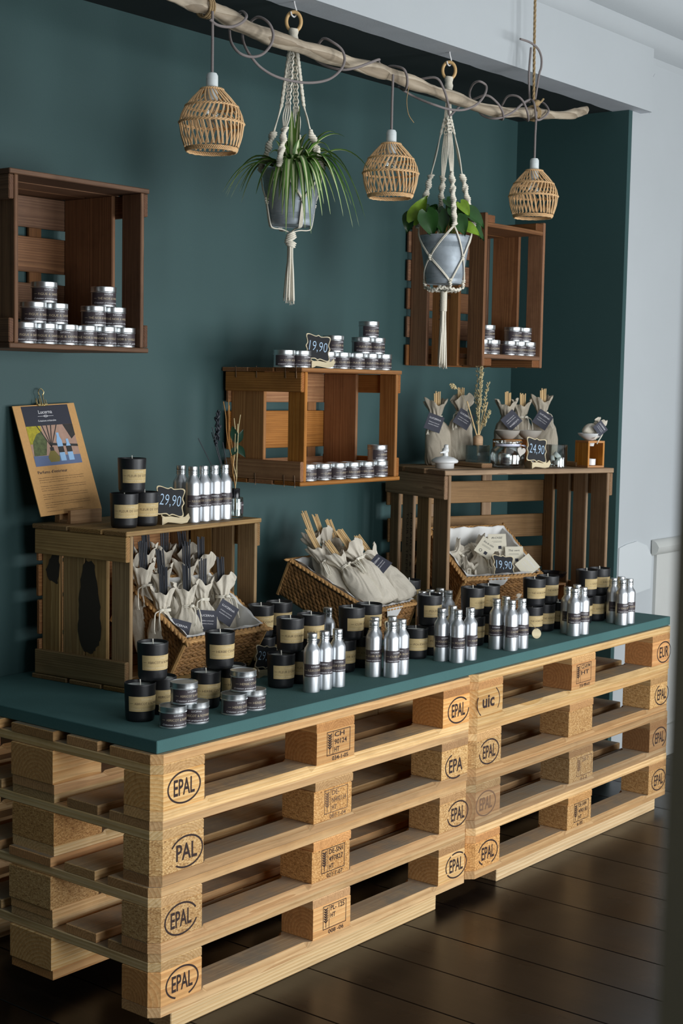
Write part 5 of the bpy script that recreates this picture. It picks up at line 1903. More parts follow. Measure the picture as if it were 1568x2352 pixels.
def bowl(label, loc, r, h, mat, ribs=0.0, foot=0.45):
    nn = 60
    pr = [(r*foot*0.9, 0.0), (r*foot, 0.001), (r*(foot+0.22), h*0.30), (r*0.90, h*0.68), (r, h), (r*0.965, h), (r*0.86, h*0.70), (r*(foot+0.15), h*0.34), (0.0005, h*0.22)]
    v, f = [], []
    for j, (q, z) in enumerate(pr):
        for i in range(nn):
            a = 2*PI*i/nn
            k = 1+(ribs*math.cos(30*a) if j in (2, 3) else 0)
            v.append((q*k*math.cos(a), q*k*math.sin(a), z))
    for j in range(len(pr)-1):
        for i in range(nn):
            k = (i+1) % nn
            f.append((j*nn+i, j*nn+k, (j+1)*nn+k, (j+1)*nn+i))
    f.append(tuple(range(nn))[::-1])
    o = link('bowl', mesh('bowl', v, f, True, 50), mat, None, loc)
    tag(o, label, 'bowl')
    return o


c0, s0 = math.cos(T2R), math.sin(T2R)


def centre(a, k, sz, z):
    p_ = cratetop(a+sz/2, k+sz/2, z)
    return p_


burner('bamboo burner behind the ribbed jar, ribbed grey bowl on it', cratetop(0.352, 0.195), T2R)
bowl('ribbed grey stoneware bowl on the left burner of the tan crate', centre(0.352, 0.195, 0.07, 0.0885), 0.043, 0.030, 'stoneware', 0.02)
burner('bamboo burner behind the 24,90 price board', cratetop(0.440, 0.190), T2R)
bowl('ribbed grey stoneware bowl on the middle burner of the tan crate', centre(0.440, 0.190, 0.07, 0.0885), 0.043, 0.030, 'stoneware', 0.02)
burner('bamboo burner at the right end of the tan crate with a white tea light cup', cratetop(0.575, 0.030), T2R, 0.070, 0.090)
bowl('white flared dish on the right burner of the tan crate', centre(0.575, 0.030, 0.07, 0.0905), 0.042, 0.024, 'porcelain', 0.0, 0.36)
bc = centre(0.575, 0.030, 0.07, 0.098)
o = bag('small linen sachet with a slate tag in the white dish', (bc[0]-0.012, bc[1]+0.004, bc[2]+0.004), (0.55, -0.35, 0.8), 0.072, 0.05, 0.04, 3, None, None, face=-0.6, mat='linen', neck=0.74)
tagparts(o, o.matrix_basis.inverted() @ Vector((bc[0]-0.004, bc[1]-0.040, bc[2]+0.034)), ((o.matrix_basis.to_3x3().inverted() @ Vector((-0.5, -0.8, 0.2))).to_track_quat('-Y', 'Z') @ Euler((0, 0.25, 0)).to_quaternion()).to_euler(), 0.040)

# inside the tan crate: black bowl on a burner
_p = t2(0.4715, 0.090)
bi = Vector((_p[0], _p[1], TABLE+0.0165))
burner('bamboo burner standing inside the tan crate, black bowl on it', bi, T2R, 0.075, 0.086, cup=False)
bowl('shallow black bowl on the burner inside the tan crate', (bi.x+c0*0.037-s0*0.037, bi.y+s0*0.037+c0*0.037, TABLE+0.0165+0.0865), 0.055, 0.034, 'black_plastic', 0.0, 0.4)
# round wooden tag leaning on a candle
o = thing('round_tag', 'round wooden tag on a string lying by the fourth bottle group', 'tag', (1.700, 0.108, TABLE))
link('disc', lathemesh('disc', [(0.0, -0.0015), (0.015, -0.0015), (0.0155, 0.0), (0.015, 0.0015), (0.0, 0.0015)], 28, 50), 'ply_edge', o, (0, 0, 0.0158), (PI/2-0.15, 0, -0.6))
link('string', tubemesh('string', smoothpath([(0.0, 0.0, 0.029), (-0.012, 0.004, 0.040), (-0.022, 0.010, 0.052)], 4), 0.0008, 5), 'jute', o)


# ------------------------------------------------------------------ driftwood branch, rope and cable
rr = random.Random(31)
bp = [(0.10, 0.24, 2.250), (0.243, 0.24, 2.234), (0.312, 0.24, 2.227), (0.369, 0.24, 2.225), (0.442, 0.24, 2.216), (0.503, 0.24, 2.206), (0.597, 0.24, 2.199), (0.694, 0.24, 2.198), (0.796, 0.24, 2.197), (0.902, 0.24, 2.194),
      (1.013, 0.24, 2.193), (1.09, 0.24, 2.192), (1.19, 0.24, 2.186), (1.293, 0.24, 2.182), (1.401, 0.24, 2.178), (1.513, 0.24, 2.172), (1.63, 0.24, 2.177), (1.75, 0.24, 2.194), (1.877, 0.24, 2.208), (2.008, 0.24, 2.226), (2.131, 0.24, 2.259)]
sp = smoothpath(bp, 6)
nn = 18
v, f = [], []
for i, c in enumerate(sp):
    t_ = i/(len(sp)-1)
    R = 0.0205-0.0065*t_+0.0022*math.sin(i*0.55)+rr.uniform(-0.0006, 0.0006)
    if t_ > 0.97:
        R *= 0.85
    a_ = sp[min(i+1, len(sp)-1)]-sp[max(i-1, 0)]
    a_.normalize()
    n1 = Vector((0, 1, 0))
    n2 = a_.cross(n1).normalized()
    for j in range(nn):
        th = 2*PI*j/nn+0.15*math.sin(i*0.2)
        g_ = 1+0.10*math.sin(3*th+i*0.11)+0.07*math.sin(5*th-i*0.23)-(0.22 if j in (5,) else 0)
        v.append(c+(n1*math.cos(th)+n2*math.sin(th))*R*g_)
for i in range(len(sp)-1):
    for j in range(nn):
        k = (j+1) % nn
        f.append((i*nn+j, (i+1)*nn+j, (i+1)*nn+k, i*nn+k))
f.append(tuple(range(nn)))
f.append(tuple((len(sp)-1)*nn+j for j in range(nn))[::-1])
br = thing('driftwood_branch', 'long bleached driftwood branch hanging level in front of the alcove', 'branch', (1.1, 0.24, 2.19))
link('branch', mesh('branch', [q-Vector((1.1, 0.24, 2.19)) for q in v], f, True, 60), 'driftwood', br)

rope = thing('jute_rope', 'jute rope carrying the right end of the driftwood branch', 'rope', (1.805, 0.24, 2.2))
mb = MB()
for k in range(3):
    pts = []
    for i in range(160):
        t_ = i/159
        z = 2.235+t_*(2.90-2.235)
        a = t_*90+k*2.094
        pts.append((1.811-0.018*t_*1.0-1.805+0.0022*math.cos(a), 0.0022*math.sin(a)-0.0, z-2.2))
    mb.add(*tube(pts, 0.0024, 5))
link('strand', mb.mesh('strand', True), 'jute', rope)
mb = MB()
for dx in (-0.008, 0.0, 0.008):
    mb.add(*tube([(1.811+dx-1.805, 0.0215*math.cos(a*2*PI/18), 2.200+0.0215*math.sin(a*2*PI/18)-2.2) for a in range(18)], 0.0028, 6, True))
mb.add(*capsule(Vector((0.008, -0.010, 0.030)), Vector((1, 0, 0.4)), Vector((0, -1, 0)), 0.030, 0.010, 0.010, 8))
mb.add(*tube(smoothpath([(0.008, -0.012, 0.030), (0.020, -0.016, 0.034), (0.034, -0.018, 0.046)], 4), 0.0035, 6))
link('knot', mb.mesh('knot', True), 'jute', rope)
rope2 = thing('jute_rope', 'jute rope wound on the left end of the driftwood branch', 'rope', (0.372, 0.24, 2.22))
mb = MB()
for dx in (-0.007, 0.0, 0.007):
    mb.add(*tube([(dx, 0.0235*math.cos(a*2*PI/18), 0.003+0.0235*math.sin(a*2*PI/18)) for a in range(18)], 0.0028, 6, True))
mb.add(*tube([(0.0, -0.004, 0.02), (0.0, 0.0, 0.68)], 0.0035, 6))
link('strand', mb.mesh('strand', True), 'jute', rope2)

CAB = [
    [(0.356, 0.21, 2.188), (0.377, 0.205, 2.179), (0.415, 0.2, 2.182), (0.452, 0.2, 2.199), (0.479, 0.21, 2.221), (0.523, 0.27, 2.247), (0.511, 0.29, 2.214), (0.485, 0.27, 2.197), (0.46, 0.24, 2.16), (0.466, 0.22, 2.135), (0.496, 0.21, 2.13),
     (0.525, 0.2, 2.14), (0.544, 0.19, 2.165), (0.551, 0.19, 2.193), (0.543, 0.2, 2.218), (0.549, 0.24, 2.236), (0.554, 0.28, 2.219), (0.531, 0.27, 2.193), (0.507, 0.24, 2.161), (0.51, 0.22, 2.132), (0.547, 0.22, 2.113), (0.597, 0.21, 2.099),
     (0.694, 0.21, 2.103), (0.766, 0.2, 2.12), (0.805, 0.19, 2.148), (0.824, 0.19, 2.178), (0.813, 0.19, 2.201), (0.796, 0.205, 2.218), (0.795, 0.24, 2.231), (0.813, 0.28, 2.198), (0.827, 0.27, 2.181), (0.835, 0.24, 2.167), (0.848, 0.21, 2.161),
     (0.882, 0.195, 2.171), (0.942, 0.2, 2.194), (0.992, 0.21, 2.212), (1.06, 0.262, 2.223), (1.115, 0.28, 2.205), (1.105, 0.262, 2.220), (1.092, 0.21, 2.208), (1.100, 0.2, 2.193), (1.105, 0.2, 2.17), (1.135, 0.23, 2.159), (1.174, 0.28, 2.179),
     (1.217, 0.27, 2.164), (1.232, 0.24, 2.148), (1.252, 0.21, 2.135), (1.306, 0.2, 2.131), (1.369, 0.195, 2.139), (1.427, 0.19, 2.163), (1.466, 0.19, 2.197), (1.486, 0.2, 2.225), (1.465, 0.21, 2.235), (1.476, 0.24, 2.230), (1.521, 0.28, 2.21),
     (1.561, 0.28, 2.182), (1.567, 0.26, 2.158), (1.576, 0.22, 2.148), (1.626, 0.2, 2.170), (1.685, 0.2, 2.206), (1.754, 0.22, 2.230), (1.83, 0.262, 2.245)],
    [(1.23, 0.262, 2.205), (1.242, 0.205, 2.207), (1.267, 0.195, 2.181), (1.299, 0.2, 2.143), (1.321, 0.21, 2.118), (1.406, 0.25, 2.148), (1.486, 0.28, 2.183)],
    [(1.51, 0.262, 2.196), (1.504, 0.21, 2.202), (1.536, 0.195, 2.186), (1.567, 0.195, 2.166), (1.611, 0.22, 2.152), (1.669, 0.27, 2.165)],
    [(1.685, 0.275, 2.205), (1.663, 0.24, 2.227), (1.664, 0.21, 2.226), (1.677, 0.195, 2.212), (1.703, 0.195, 2.186), (1.767, 0.23, 2.171), (1.80, 0.27, 2.190)],
    [(1.791, 0.27, 2.225), (1.766, 0.22, 2.231), (1.754, 0.2, 2.207), (1.785, 0.212, 2.176), (1.826, 0.214, 2.186), (1.859, 0.215, 2.214), (1.873, 0.25, 2.244), (1.878, 0.275, 2.220)],
    [(1.719, 0.236, 2.405), (1.776, 0.236, 2.405), (1.82, 0.236, 2.395), (1.842, 0.236, 2.373), (1.843, 0.236, 2.343), (1.832, 0.236, 2.319), (1.828, 0.245, 2.245)],
    [(1.823, 0.262, 2.236), (1.790, 0.246, 2.316), (1.797, 0.246, 2.395)],
]
cb = thing('lamp_cable', 'grey fabric lamp cable wound loosely along the driftwood branch', 'cable', (1.1, 0.24, 2.19))
for c in CAB:
    link('cable_run', tubemesh('cable_run', [q-Vector((1.1, 0.24, 2.19)) for q in smoothpath(c, 6)], 0.0034, 8), 'cable_grey', cb)
link('loose_string', tubemesh('loose_string', [q-Vector((1.1, 0.24, 2.19)) for q in smoothpath([(1.126, 0.21, 2.165), (1.132, 0.22, 2.129), (1.141, 0.22, 2.095), (1.166, 0.22, 2.076)], 5)], 0.0012, 5), 'jute', cb)


# ------------------------------------------------------------------ rattan pendant lamps
SHP = [(0.056, 0.0), (0.0605, 0.010), (0.064, 0.016), (0.0705, 0.040), (0.0745, 0.066), (0.069, 0.088), (0.060, 0.104), (0.042, 0.126), (0.026, 0.142), (0.023, 0.146)]


def shr(z):
    for (r0, z0), (r1, z1) in zip(SHP, SHP[1:]):
        if z <= z1:
            return r0+(r1-r0)*(z-z0)/(z1-z0)
    return SHP[-1][0]


def bandmesh(z0, z1, nr, skew, seed):
    rr = random.Random(seed)
    mb = MB()
    for i in range(nr):
        a0 = 2*PI*i/nr+rr.uniform(-0.03, 0.03)
        for off in (0.0, 0.045):
            pts = []
            for k in range(5):
                t_ = k/4
                z = z0+(z1-z0)*t_
                a = a0+off*(1-0.4*t_)+skew*t_
                R = shr(z)
                pts.append((R*math.cos(a), R*math.sin(a), z))
            mb.add(*tube(pts, 0.00135, 4, caps=False))
    return mb.mesh('rib_band', True)


def ringmesh(z, dz, seed, n=34, r=0.0016, strands=3):
    rr = random.Random(seed)
    mb = MB()
    for s in range(strands):
        pts = []
        for i in range(96):
            a = 2*PI*i/96
            ph = a*n/2+s*2*PI/strands
            zz = z+dz*math.sin(ph)
            R = shr(max(0, min(0.146, zz)))+0.0018*math.cos(ph)
            pts.append((R*math.cos(a), R*math.sin(a), zz))
        mb.add(*tube(pts, r, 4, True))
    return mb.mesh('woven_ring', True)


_lamp = [bandmesh(0.013, 0.066, 36, -0.16, 1), bandmesh(0.066, 0.104, 36, 0.24, 2), bandmesh(0.104, 0.143, 30, -0.30, 3),
         ringmesh(0.0055, 0.0045, 4, 40, 0.0017, 4), ringmesh(0.066, 0.0022, 5), ringmesh(0.104, 0.0022, 6), ringmesh(0.143, 0.0018, 7, 20)]


def pendant(label, x, y, z, top, rz, tx=0.0, ty=0.0):
    o = thing('pendant_lamp', label, 'lamp', (x, y, z), rz, 'rattan pendant lamps')
    sh = thing('lamp_shade', '', 'x')
    del sh['label'], sh['category']
    sh.parent = o
    sh.rotation_euler = (tx, ty, 0)
    for i, me in enumerate(_lamp):
        link('rib_band' if i < 3 else 'woven_ring', me, 'rattan', sh)
    link('socket', cached('socket', lambda: lathemesh('socket', [(0.0, 0.118), (0.0135, 0.118), (0.0138, 0.120), (0.0138, 0.1655), (0.0133, 0.166), (0.0138, 0.1665), (0.0135, 0.174), (0.0105, 0.1795), (0.005, 0.181), (0.0, 0.181)], 28, 40)), 'socket_white', o)
    link('bulb', cached('bulb', lambda: lathemesh('bulb', [(0.0, 0.068), (0.008, 0.070), (0.015, 0.079), (0.016, 0.088), (0.012, 0.100), (0.008, 0.110), (0.008, 0.117), (0.0, 0.117)], 20, 50)), 'clear_glass', o)
    link('lamp_cable', tubemesh('lamp_cable', [(0, 0, 0.18), (0.0, 0.0, 0.18+(top-0.18)*0.5), (-0.002, 0.0, top)], 0.0034, 8), 'cable_grey', o)


pendant('rattan pendant lamp hanging at the left, nearest and largest', 0.365, 0.21, 1.890, 0.318, 0.3, 0.0, 0.0)
pendant('rattan pendant lamp hanging between the two plant pots', 1.061, 0.216, 1.861, 0.325, 1.2)
pendant('rattan pendant lamp hanging at the right, in front of the tall crate', 1.785, 0.215, 1.879, 0.320, 2.3)


# ------------------------------------------------------------------ zinc pots, macrame hangers, plants
def zincpot(label, x, y, z0, rt, rb, h):
    o = thing('zinc_pot', label, 'pot', (x, y, z0))

    def R(t_):
        return rb+(rt-rb)*t_
    pr = [(0.0, 0.002), (rb*0.93, 0.002), (rb*0.97, 0.0), (R(0.0), 0.002)]
    for t_ in (0.10, 0.115, 0.13, 0.145, 0.16, 0.175, 0.19, 0.205, 0.22):
        pr.append((R(t_)+(0.0011 if int(round(t_*1000/15)) % 2 else 0), t_*h))
    for t_ in (0.74, 0.755, 0.77, 0.785, 0.80, 0.815, 0.83, 0.845, 0.86):
        pr.append((R(t_)+(0.0012 if int(round(t_*1000/15)) % 2 else 0), t_*h))
    pr += [(R(0.97), 0.97*h), (R(1.0)+0.0016, h-0.002), (R(1.0)+0.001, h), (R(1.0)-0.0015, h-0.001), (R(0.9)-0.0015, h*0.9), (R(0.86)-0.0015, h*0.86)]
    link('wall', lathemesh('pot_wall', pr, 56, 40, False), 'zinc', o)
    link('soil', lathemesh('soil', [(R(0.86)-0.003, h*0.84), (R(0.5)*0.6, h*0.88), (0.0, h*0.89)], 32, 60), 'soil', o)
    return o


def knotchain(P0, P1, n, r, seed, twist=1.05):
    """spiral macrame: half knots stacked while turning"""
    mb = MB()
    P0, P1 = Vector(P0), Vector(P1)
    d = (P1-P0)
    dn = d.normalized()
    x = dn.orthogonal().normalized()
    y = dn.cross(x)
    for i in range(n):
        c = P0+d*((i+0.5)/n)
        a = i*twist*0.55+seed
        u = x*math.cos(a)+y*math.sin(a)
        w = dn.cross(u)
        k = 0.78+0.32*abs(math.sin(i*0.52+seed))
        mb.add(*capsule(c, u+dn*0.35, w, r*2.1*k, r*0.42, r*0.75*k, 6))
    mb.add(*tube([P0, P1], r*0.45, 6))
    return mb


def flatbraid(P0, P1, n, w, seed, nrm):
    """square-knot band"""
    mb = MB()
    P0, P1 = Vector(P0), Vector(P1)
    d = P1-P0
    dn = d.normalized()
    s = dn.cross(Vector(nrm)).normalized()
    for i in range(n):
        c = P0+d*((i+0.5)/n)
        for q in (-1, 1):
            mb.add(*capsule(c+s*q*w*0.55, dn+s*0.5*q*(1 if i % 2 else -1), Vector(nrm), d.length/n*1.5, w*0.30, w*0.42, 6))
        mb.add(*capsule(c, s+dn*0.3*(1 if i % 2 else -1), Vector(nrm), w*1.5, d.length/n*0.4, w*0.42, 6))
    return mb


RH = Vector((0.625, -0.781, 0))     # to the right as one faces the counter from the door
VH = Vector((0.781, 0.625, 0))


def az(phi):
    p_ = math.radians(phi)
    return RH*math.cos(p_)-VH*math.sin(p_)*-1.0


def hanger(label, x, y, zr, legs, zb0, zb1, zs0, zs1, rim_r, rim_z, low_r, low_z, style, tail_z, seed):
    """ring, wrapped neck, braided bands zb0-zb1, cords, spiral chains zs0-zs1, net round the pot, tassel"""
    o = thing('macrame_hanger', label, 'plant hanger', (x, y, HEAD))
    Z = lambda z: z-HEAD
    rr = random.Random(seed)
    link('hook', tubemesh('hook', smoothpath([(0.0, 0, 0.0), (0.004, 0, -0.012), (0.010, 0, -0.024), (0.008, 0, -0.036), (0.0, 0, -0.041), (-0.009, 0, -0.037), (-0.012, 0, -0.030)], 5), 0.0021, 7), 'hook_white', o)
    ring = [(0.021*math.cos(a*2*PI/32)*RH.x*0.9+0.0, 0.021*math.cos(a*2*PI/32)*RH.y*0.9, Z(zr)+0.0245*math.sin(a*2*PI/32)) for a in range(32)]
    link('ring', tubemesh('ring', ring, 0.0048, 10, True), 'ring_wood', o)
    mb = MB()
    for i in range(12):
        z = Z(zr)-0.020-i*0.0032
        rad_ = 0.0105+0.001*math.sin(i)
        mb.add(*tube([(rad_*math.cos(a*2*PI/16), rad_*math.sin(a*2*PI/16), z+0.0009*math.sin(a)) for a in range(16)], 0.0021, 5, True))
    mb.add(*tube([(0, 0, Z(zr)-0.018), (0, 0, Z(zr)-0.060)], 0.010, 10))
    link('wrapped_neck', mb.mesh('wrapped_neck', True), 'cotton_cord', o)
    zn = Z(zr)-0.055
    ends = []
    for i, ph in enumerate(legs):
        d = az(ph)
        k0, k1 = 0.010, 0.010+0.10*abs(zb0-zb1)
        P0 = d*k0+Vector((0, 0, Z(zb0)))
        P1 = d*(k1+0.006)+Vector((0, 0, Z(zb1)))
        S0 = d*(k1+0.006+(rim_r*1.04-k1)*((zb1-zs0)/(zb1-zs1+0.02)))+Vector((0, 0, Z(zs0)))
        S1 = d*(rim_r*1.06+0.004)+Vector((0, 0, Z(zs1)))
        mb = MB()
        for q in (-0.5, 0.5):
            t_ = d.cross(Vector((0, 0, 1)))*q*0.008
            mb.add(*tube([d*0.004+Vector((0, 0, zn)), P0+t_], 0.0021, 6))
        link('cord', mb.mesh('cord', True), 'cotton_cord', o)
        nb = max(4, int(abs(zb0-zb1)/0.0085))
        link('square_knot_band', flatbraid(P0, P1, nb, 0.0092, seed, d).mesh('square_knot_band', True), 'cotton_cord', o)
        mb = MB()
        for q in (-1.5, -0.5, 0.5, 1.5):
            t_ = d.cross(Vector((0, 0, 1)))*q*0.0035
            mb.add(*tube(smoothpath([P1+t_, (P1+S0)/2+t_*1.6+d*0.002*q, S0+t_*0.7], 4), 0.0019, 6))
        link('cord', mb.mesh('cord', True), 'cotton_cord', o)
        ns = max(6, int((S1-S0).length/0.0055))
        link('spiral_knot', knotchain(S0, S1, ns, 0.0102, i+seed, 1.1).mesh('spiral_knot', True), 'cotton_cord', o)
        ends.append((d, S1))
    # net
    m = len(legs)
    cz = Vector((0, 0, Z(low_z)))
    for i in range(m):
        a, b = ends[i], ends[(i+1) % m]
        ph0, ph1 = legs[i], legs[(i+1) % m]
        if ph1 < ph0:
            ph1 += 360
        dm = az((ph0+ph1)/2)
        mid_z = rim_z-(rim_z-low_z)*(0.46 if style == 2 else 0.56)
        rm = low_r+(rim_r-low_r)*(mid_z-low_z)/(rim_z-low_z)+0.004
        Mid = dm*rm+Vector((0, 0, Z(mid_z)))
        mb = MB()
        for (e, phq) in ((a, ph0), (b, ph1)):
            for q in (-0.0022, 0.0022):
                path = []
                for k in range(6):
                    t_ = k/5
                    phk = phq+((ph0+ph1)/2-phq)*t_
                    zz = e[1].z+(Mid.z-e[1].z)*t_
                    zw = zz+HEAD
                    rk = low_r+(rim_r-low_r)*max(0, min(1, (zw-low_z)/(rim_z-low_z)))+0.0042
                    path.append(az(phk)*rk+Vector((0, 0, zz+q)))
                mb.add(*tube(path, 0.0018, 6))
        link('net_cord', mb.mesh('net_cord', True), 'cotton_cord', o)
        link('net_knot', knotchain(Mid+Vector((0, 0, 0.009)), Mid-Vector((0, 0, 0.010)), 4, 0.0062, 1.0, 2.8).mesh('net_knot', True), 'cotton_cord', o)
        mb = MB()
        if style == 1:
            for q in (-1, 0, 1):
                s_ = dm.cross(Vector((0, 0, 1)))*q*0.004
                mb.add(*tube(smoothpath([Mid-Vector((0, 0, 0.008))+s_*0.6, dm*(low_r+0.0045)+cz+Vector((0, 0, 0.006))+s_, dm*(low_r*0.93)+cz-Vector((0, 0, 0.006))+s_*0.7, dm*low_r*0.45+cz-Vector((0, 0, 0.008)), Vector((0, 0, cz.z-0.016))], 4), 0.0019, 6))
        else:
            for (phq) in (ph0, ph1):
                for q in (-0.0022, 0.0022):
                    path = []
                    for k in range(6):
                        t_ = k/5
                        phk = (ph0+ph1)/2+(phq-(ph0+ph1)/2)*t_
                        zw = mid_z+(low_z+0.006-mid_z)*t_
                        rk = low_r+(rim_r-low_r)*(zw-low_z)/(rim_z-low_z)+0.0042
                        path.append(az(phk)*rk+Vector((0, 0, Z(zw)+q)))
                    mb.add(*tube(path, 0.0018, 6))
        link('net_cord', mb.mesh('net_cord', True), 'cotton_cord', o)
    if style == 2:
        for ph in legs:
            d = az(ph)
            link('net_knot', knotchain(d*(low_r+0.005)+cz+Vector((0, 0, 0.016)), d*(low_r+0.003)+cz-Vector((0, 0, 0.012)), 5, 0.0068, 1.0, 2.8).mesh('net_knot', True), 'cotton_cord', o)
        mb = MB()
        nk = 40
        for k in range(nk):
            d = az(360*k/nk)
            mb.add(*capsule(d*(low_r*0.93)+cz+Vector((0, 0, -0.010-0.006*math.sin(k*PI/10)**2)), az(360*k/nk+90)+Vector((0, 0, 0.7*(1 if k % 2 else -1))), d, 0.015, 0.0040, 0.0040, 6))
        link('knotted_ring', mb.mesh('knotted_ring', True), 'cotton_cord', o)
        mb = MB()
        for ph in legs:
            mb.add(*tube([az(ph)*(low_r*0.9)+cz-Vector((0, 0, 0.012)), Vector((0, 0, cz.z-0.022))], 0.003, 6))
        link('net_cord', mb.mesh('net_cord', True), 'cotton_cord', o)
    # gathering knot and tassel
    zk = cz.z-0.014
    if style == 1:
        mb = MB()
        for k in range(7):
            mb.add(*capsule(Vector((0, 0, zk-0.004-k*0.0052)), RH+Vector((0, 0, 0.5 if k < 4 else -0.3)), -VH, 0.036-0.003*abs(k-3), 0.0044, 0.013, 8))
        link('gathering_knot', mb.mesh('gathering_knot', True), 'cotton_cord', o)
        zt = zk-0.036
    else:
        mb = MB()
        for k in range(18):
            z = zk-0.006-k*0.0033
            mb.add(*tube([(0.0085*math.cos(a*2*PI/14), 0.0085*math.sin(a*2*PI/14), z) for a in range(14)], 0.0022, 5, True))
        mb.add(*tube([(0, 0, zk), (0, 0, zk-0.062)], 0.008, 10))
        link('gathering_wrap', mb.mesh('gathering_wrap', True), 'cotton_cord', o)
        zt = zk-0.062
    ze = Z(tail_z)
    for k in range(16):
        a = 2*PI*k/16+rr.uniform(-0.2, 0.2)
        r0, r1 = 0.0075*rr.uniform(0.4, 1), 0.018*rr.uniform(0.35, 1.0)
        e = (r1*math.cos(a), r1*math.sin(a), ze+rr.uniform(-0.004, 0.010))
        mb = MB()
        mb.add(*tube(smoothpath([(r0*math.cos(a), r0*math.sin(a), zt+0.01), (r0*1.1*math.cos(a), r0*1.1*math.sin(a), zt-0.03), ((r0+r1)/2*math.cos(a), (r0+r1)/2*math.sin(a), (zt+ze)/2), e], 4), 0.0021, 6))
        for q in range(3):
            mb.add(*tube([e, (e[0]+rr.uniform(-0.003, 0.003), e[1]+rr.uniform(-0.003, 0.003), e[2]-0.008)], [0.0014, 0.0005], 4))
        link('tassel_strand', mb.mesh('tassel_strand', True), 'cotton_cord', o)
    return o


P1 = (0.811, 0.350)
zincpot('zinc pot with a spider plant in the left macrame hanger', P1[0], P1[1], 1.772, 0.0765, 0.055, 0.142)
hanger('cream macrame hanger with a thick gathering knot, left of the two', P1[0], P1[1], 2.292, (165, 250, 345, 75), 2.222, 2.078, 2.015, 1.912, 0.0775, 1.914, 0.056, 1.770, 1, 1.580, 1)
P2 = (1.514, 0.350)
zincpot('zinc pot with a pothos in the right macrame hanger', P2[0], P2[1], 1.666, 0.0745, 0.052, 0.142)
hanger('cream macrame hanger with a wrapped tail, right of the two', P2[0], P2[1], 2.290, (170, 285, 350, 100), 2.150, 2.105, 1.988, 1.832, 0.0755, 1.808, 0.053, 1.664, 2, 1.425, 2)


def blade(parent, base, d, L, elev, droop, w, seed):
    """one strap leaf: rises at elev, then arches over"""
    rr = random.Random(seed)
    n = 14
    pts = []
    d = Vector(d).normalized()
    for k in range(n+1):
        t_ = k/n
        pts.append(Vector(base)+d*(L*math.cos(elev)*t_)+Vector((0, 0, L*math.sin(elev)*t_-droop*L*t_**2.6)))
    v, f, uv = [], [], []
    for k, p_ in enumerate(pts):
        t_ = k/n
        tg = (pts[min(k+1, n)]-pts[max(k-1, 0)]).normalized()
        s = tg.cross(Vector((0, 0, 1)))
        s = s.normalized() if s.length > 0.05 else d.cross(Vector((0, 0, 1))).normalized()
        nn_ = s.cross(tg).normalized()
        ww = w*(0.55+0.45*math.sin(PI*min(1, t_*1.6+0.15)) if t_ < 0.5 else 1.0)*(1-max(0, t_-0.35)/0.65)**0.75*0.5+0.0003
        for q, h_ in ((-1, 0.45), (0, 0.0), (1, 0.45)):
            v.append(p_+s*q*ww+nn_*h_*ww)
            uv.append((0.5+q*0.5, t_))
    for k in range(n):
        for j in range(2):
            f.append((3*k+j, 3*k+j+1, 3*k+3+j+1, 3*k+3+j))
    return link('leaf', mesh('leaf', v, f, True, None, uv), 'spider_blade', parent)


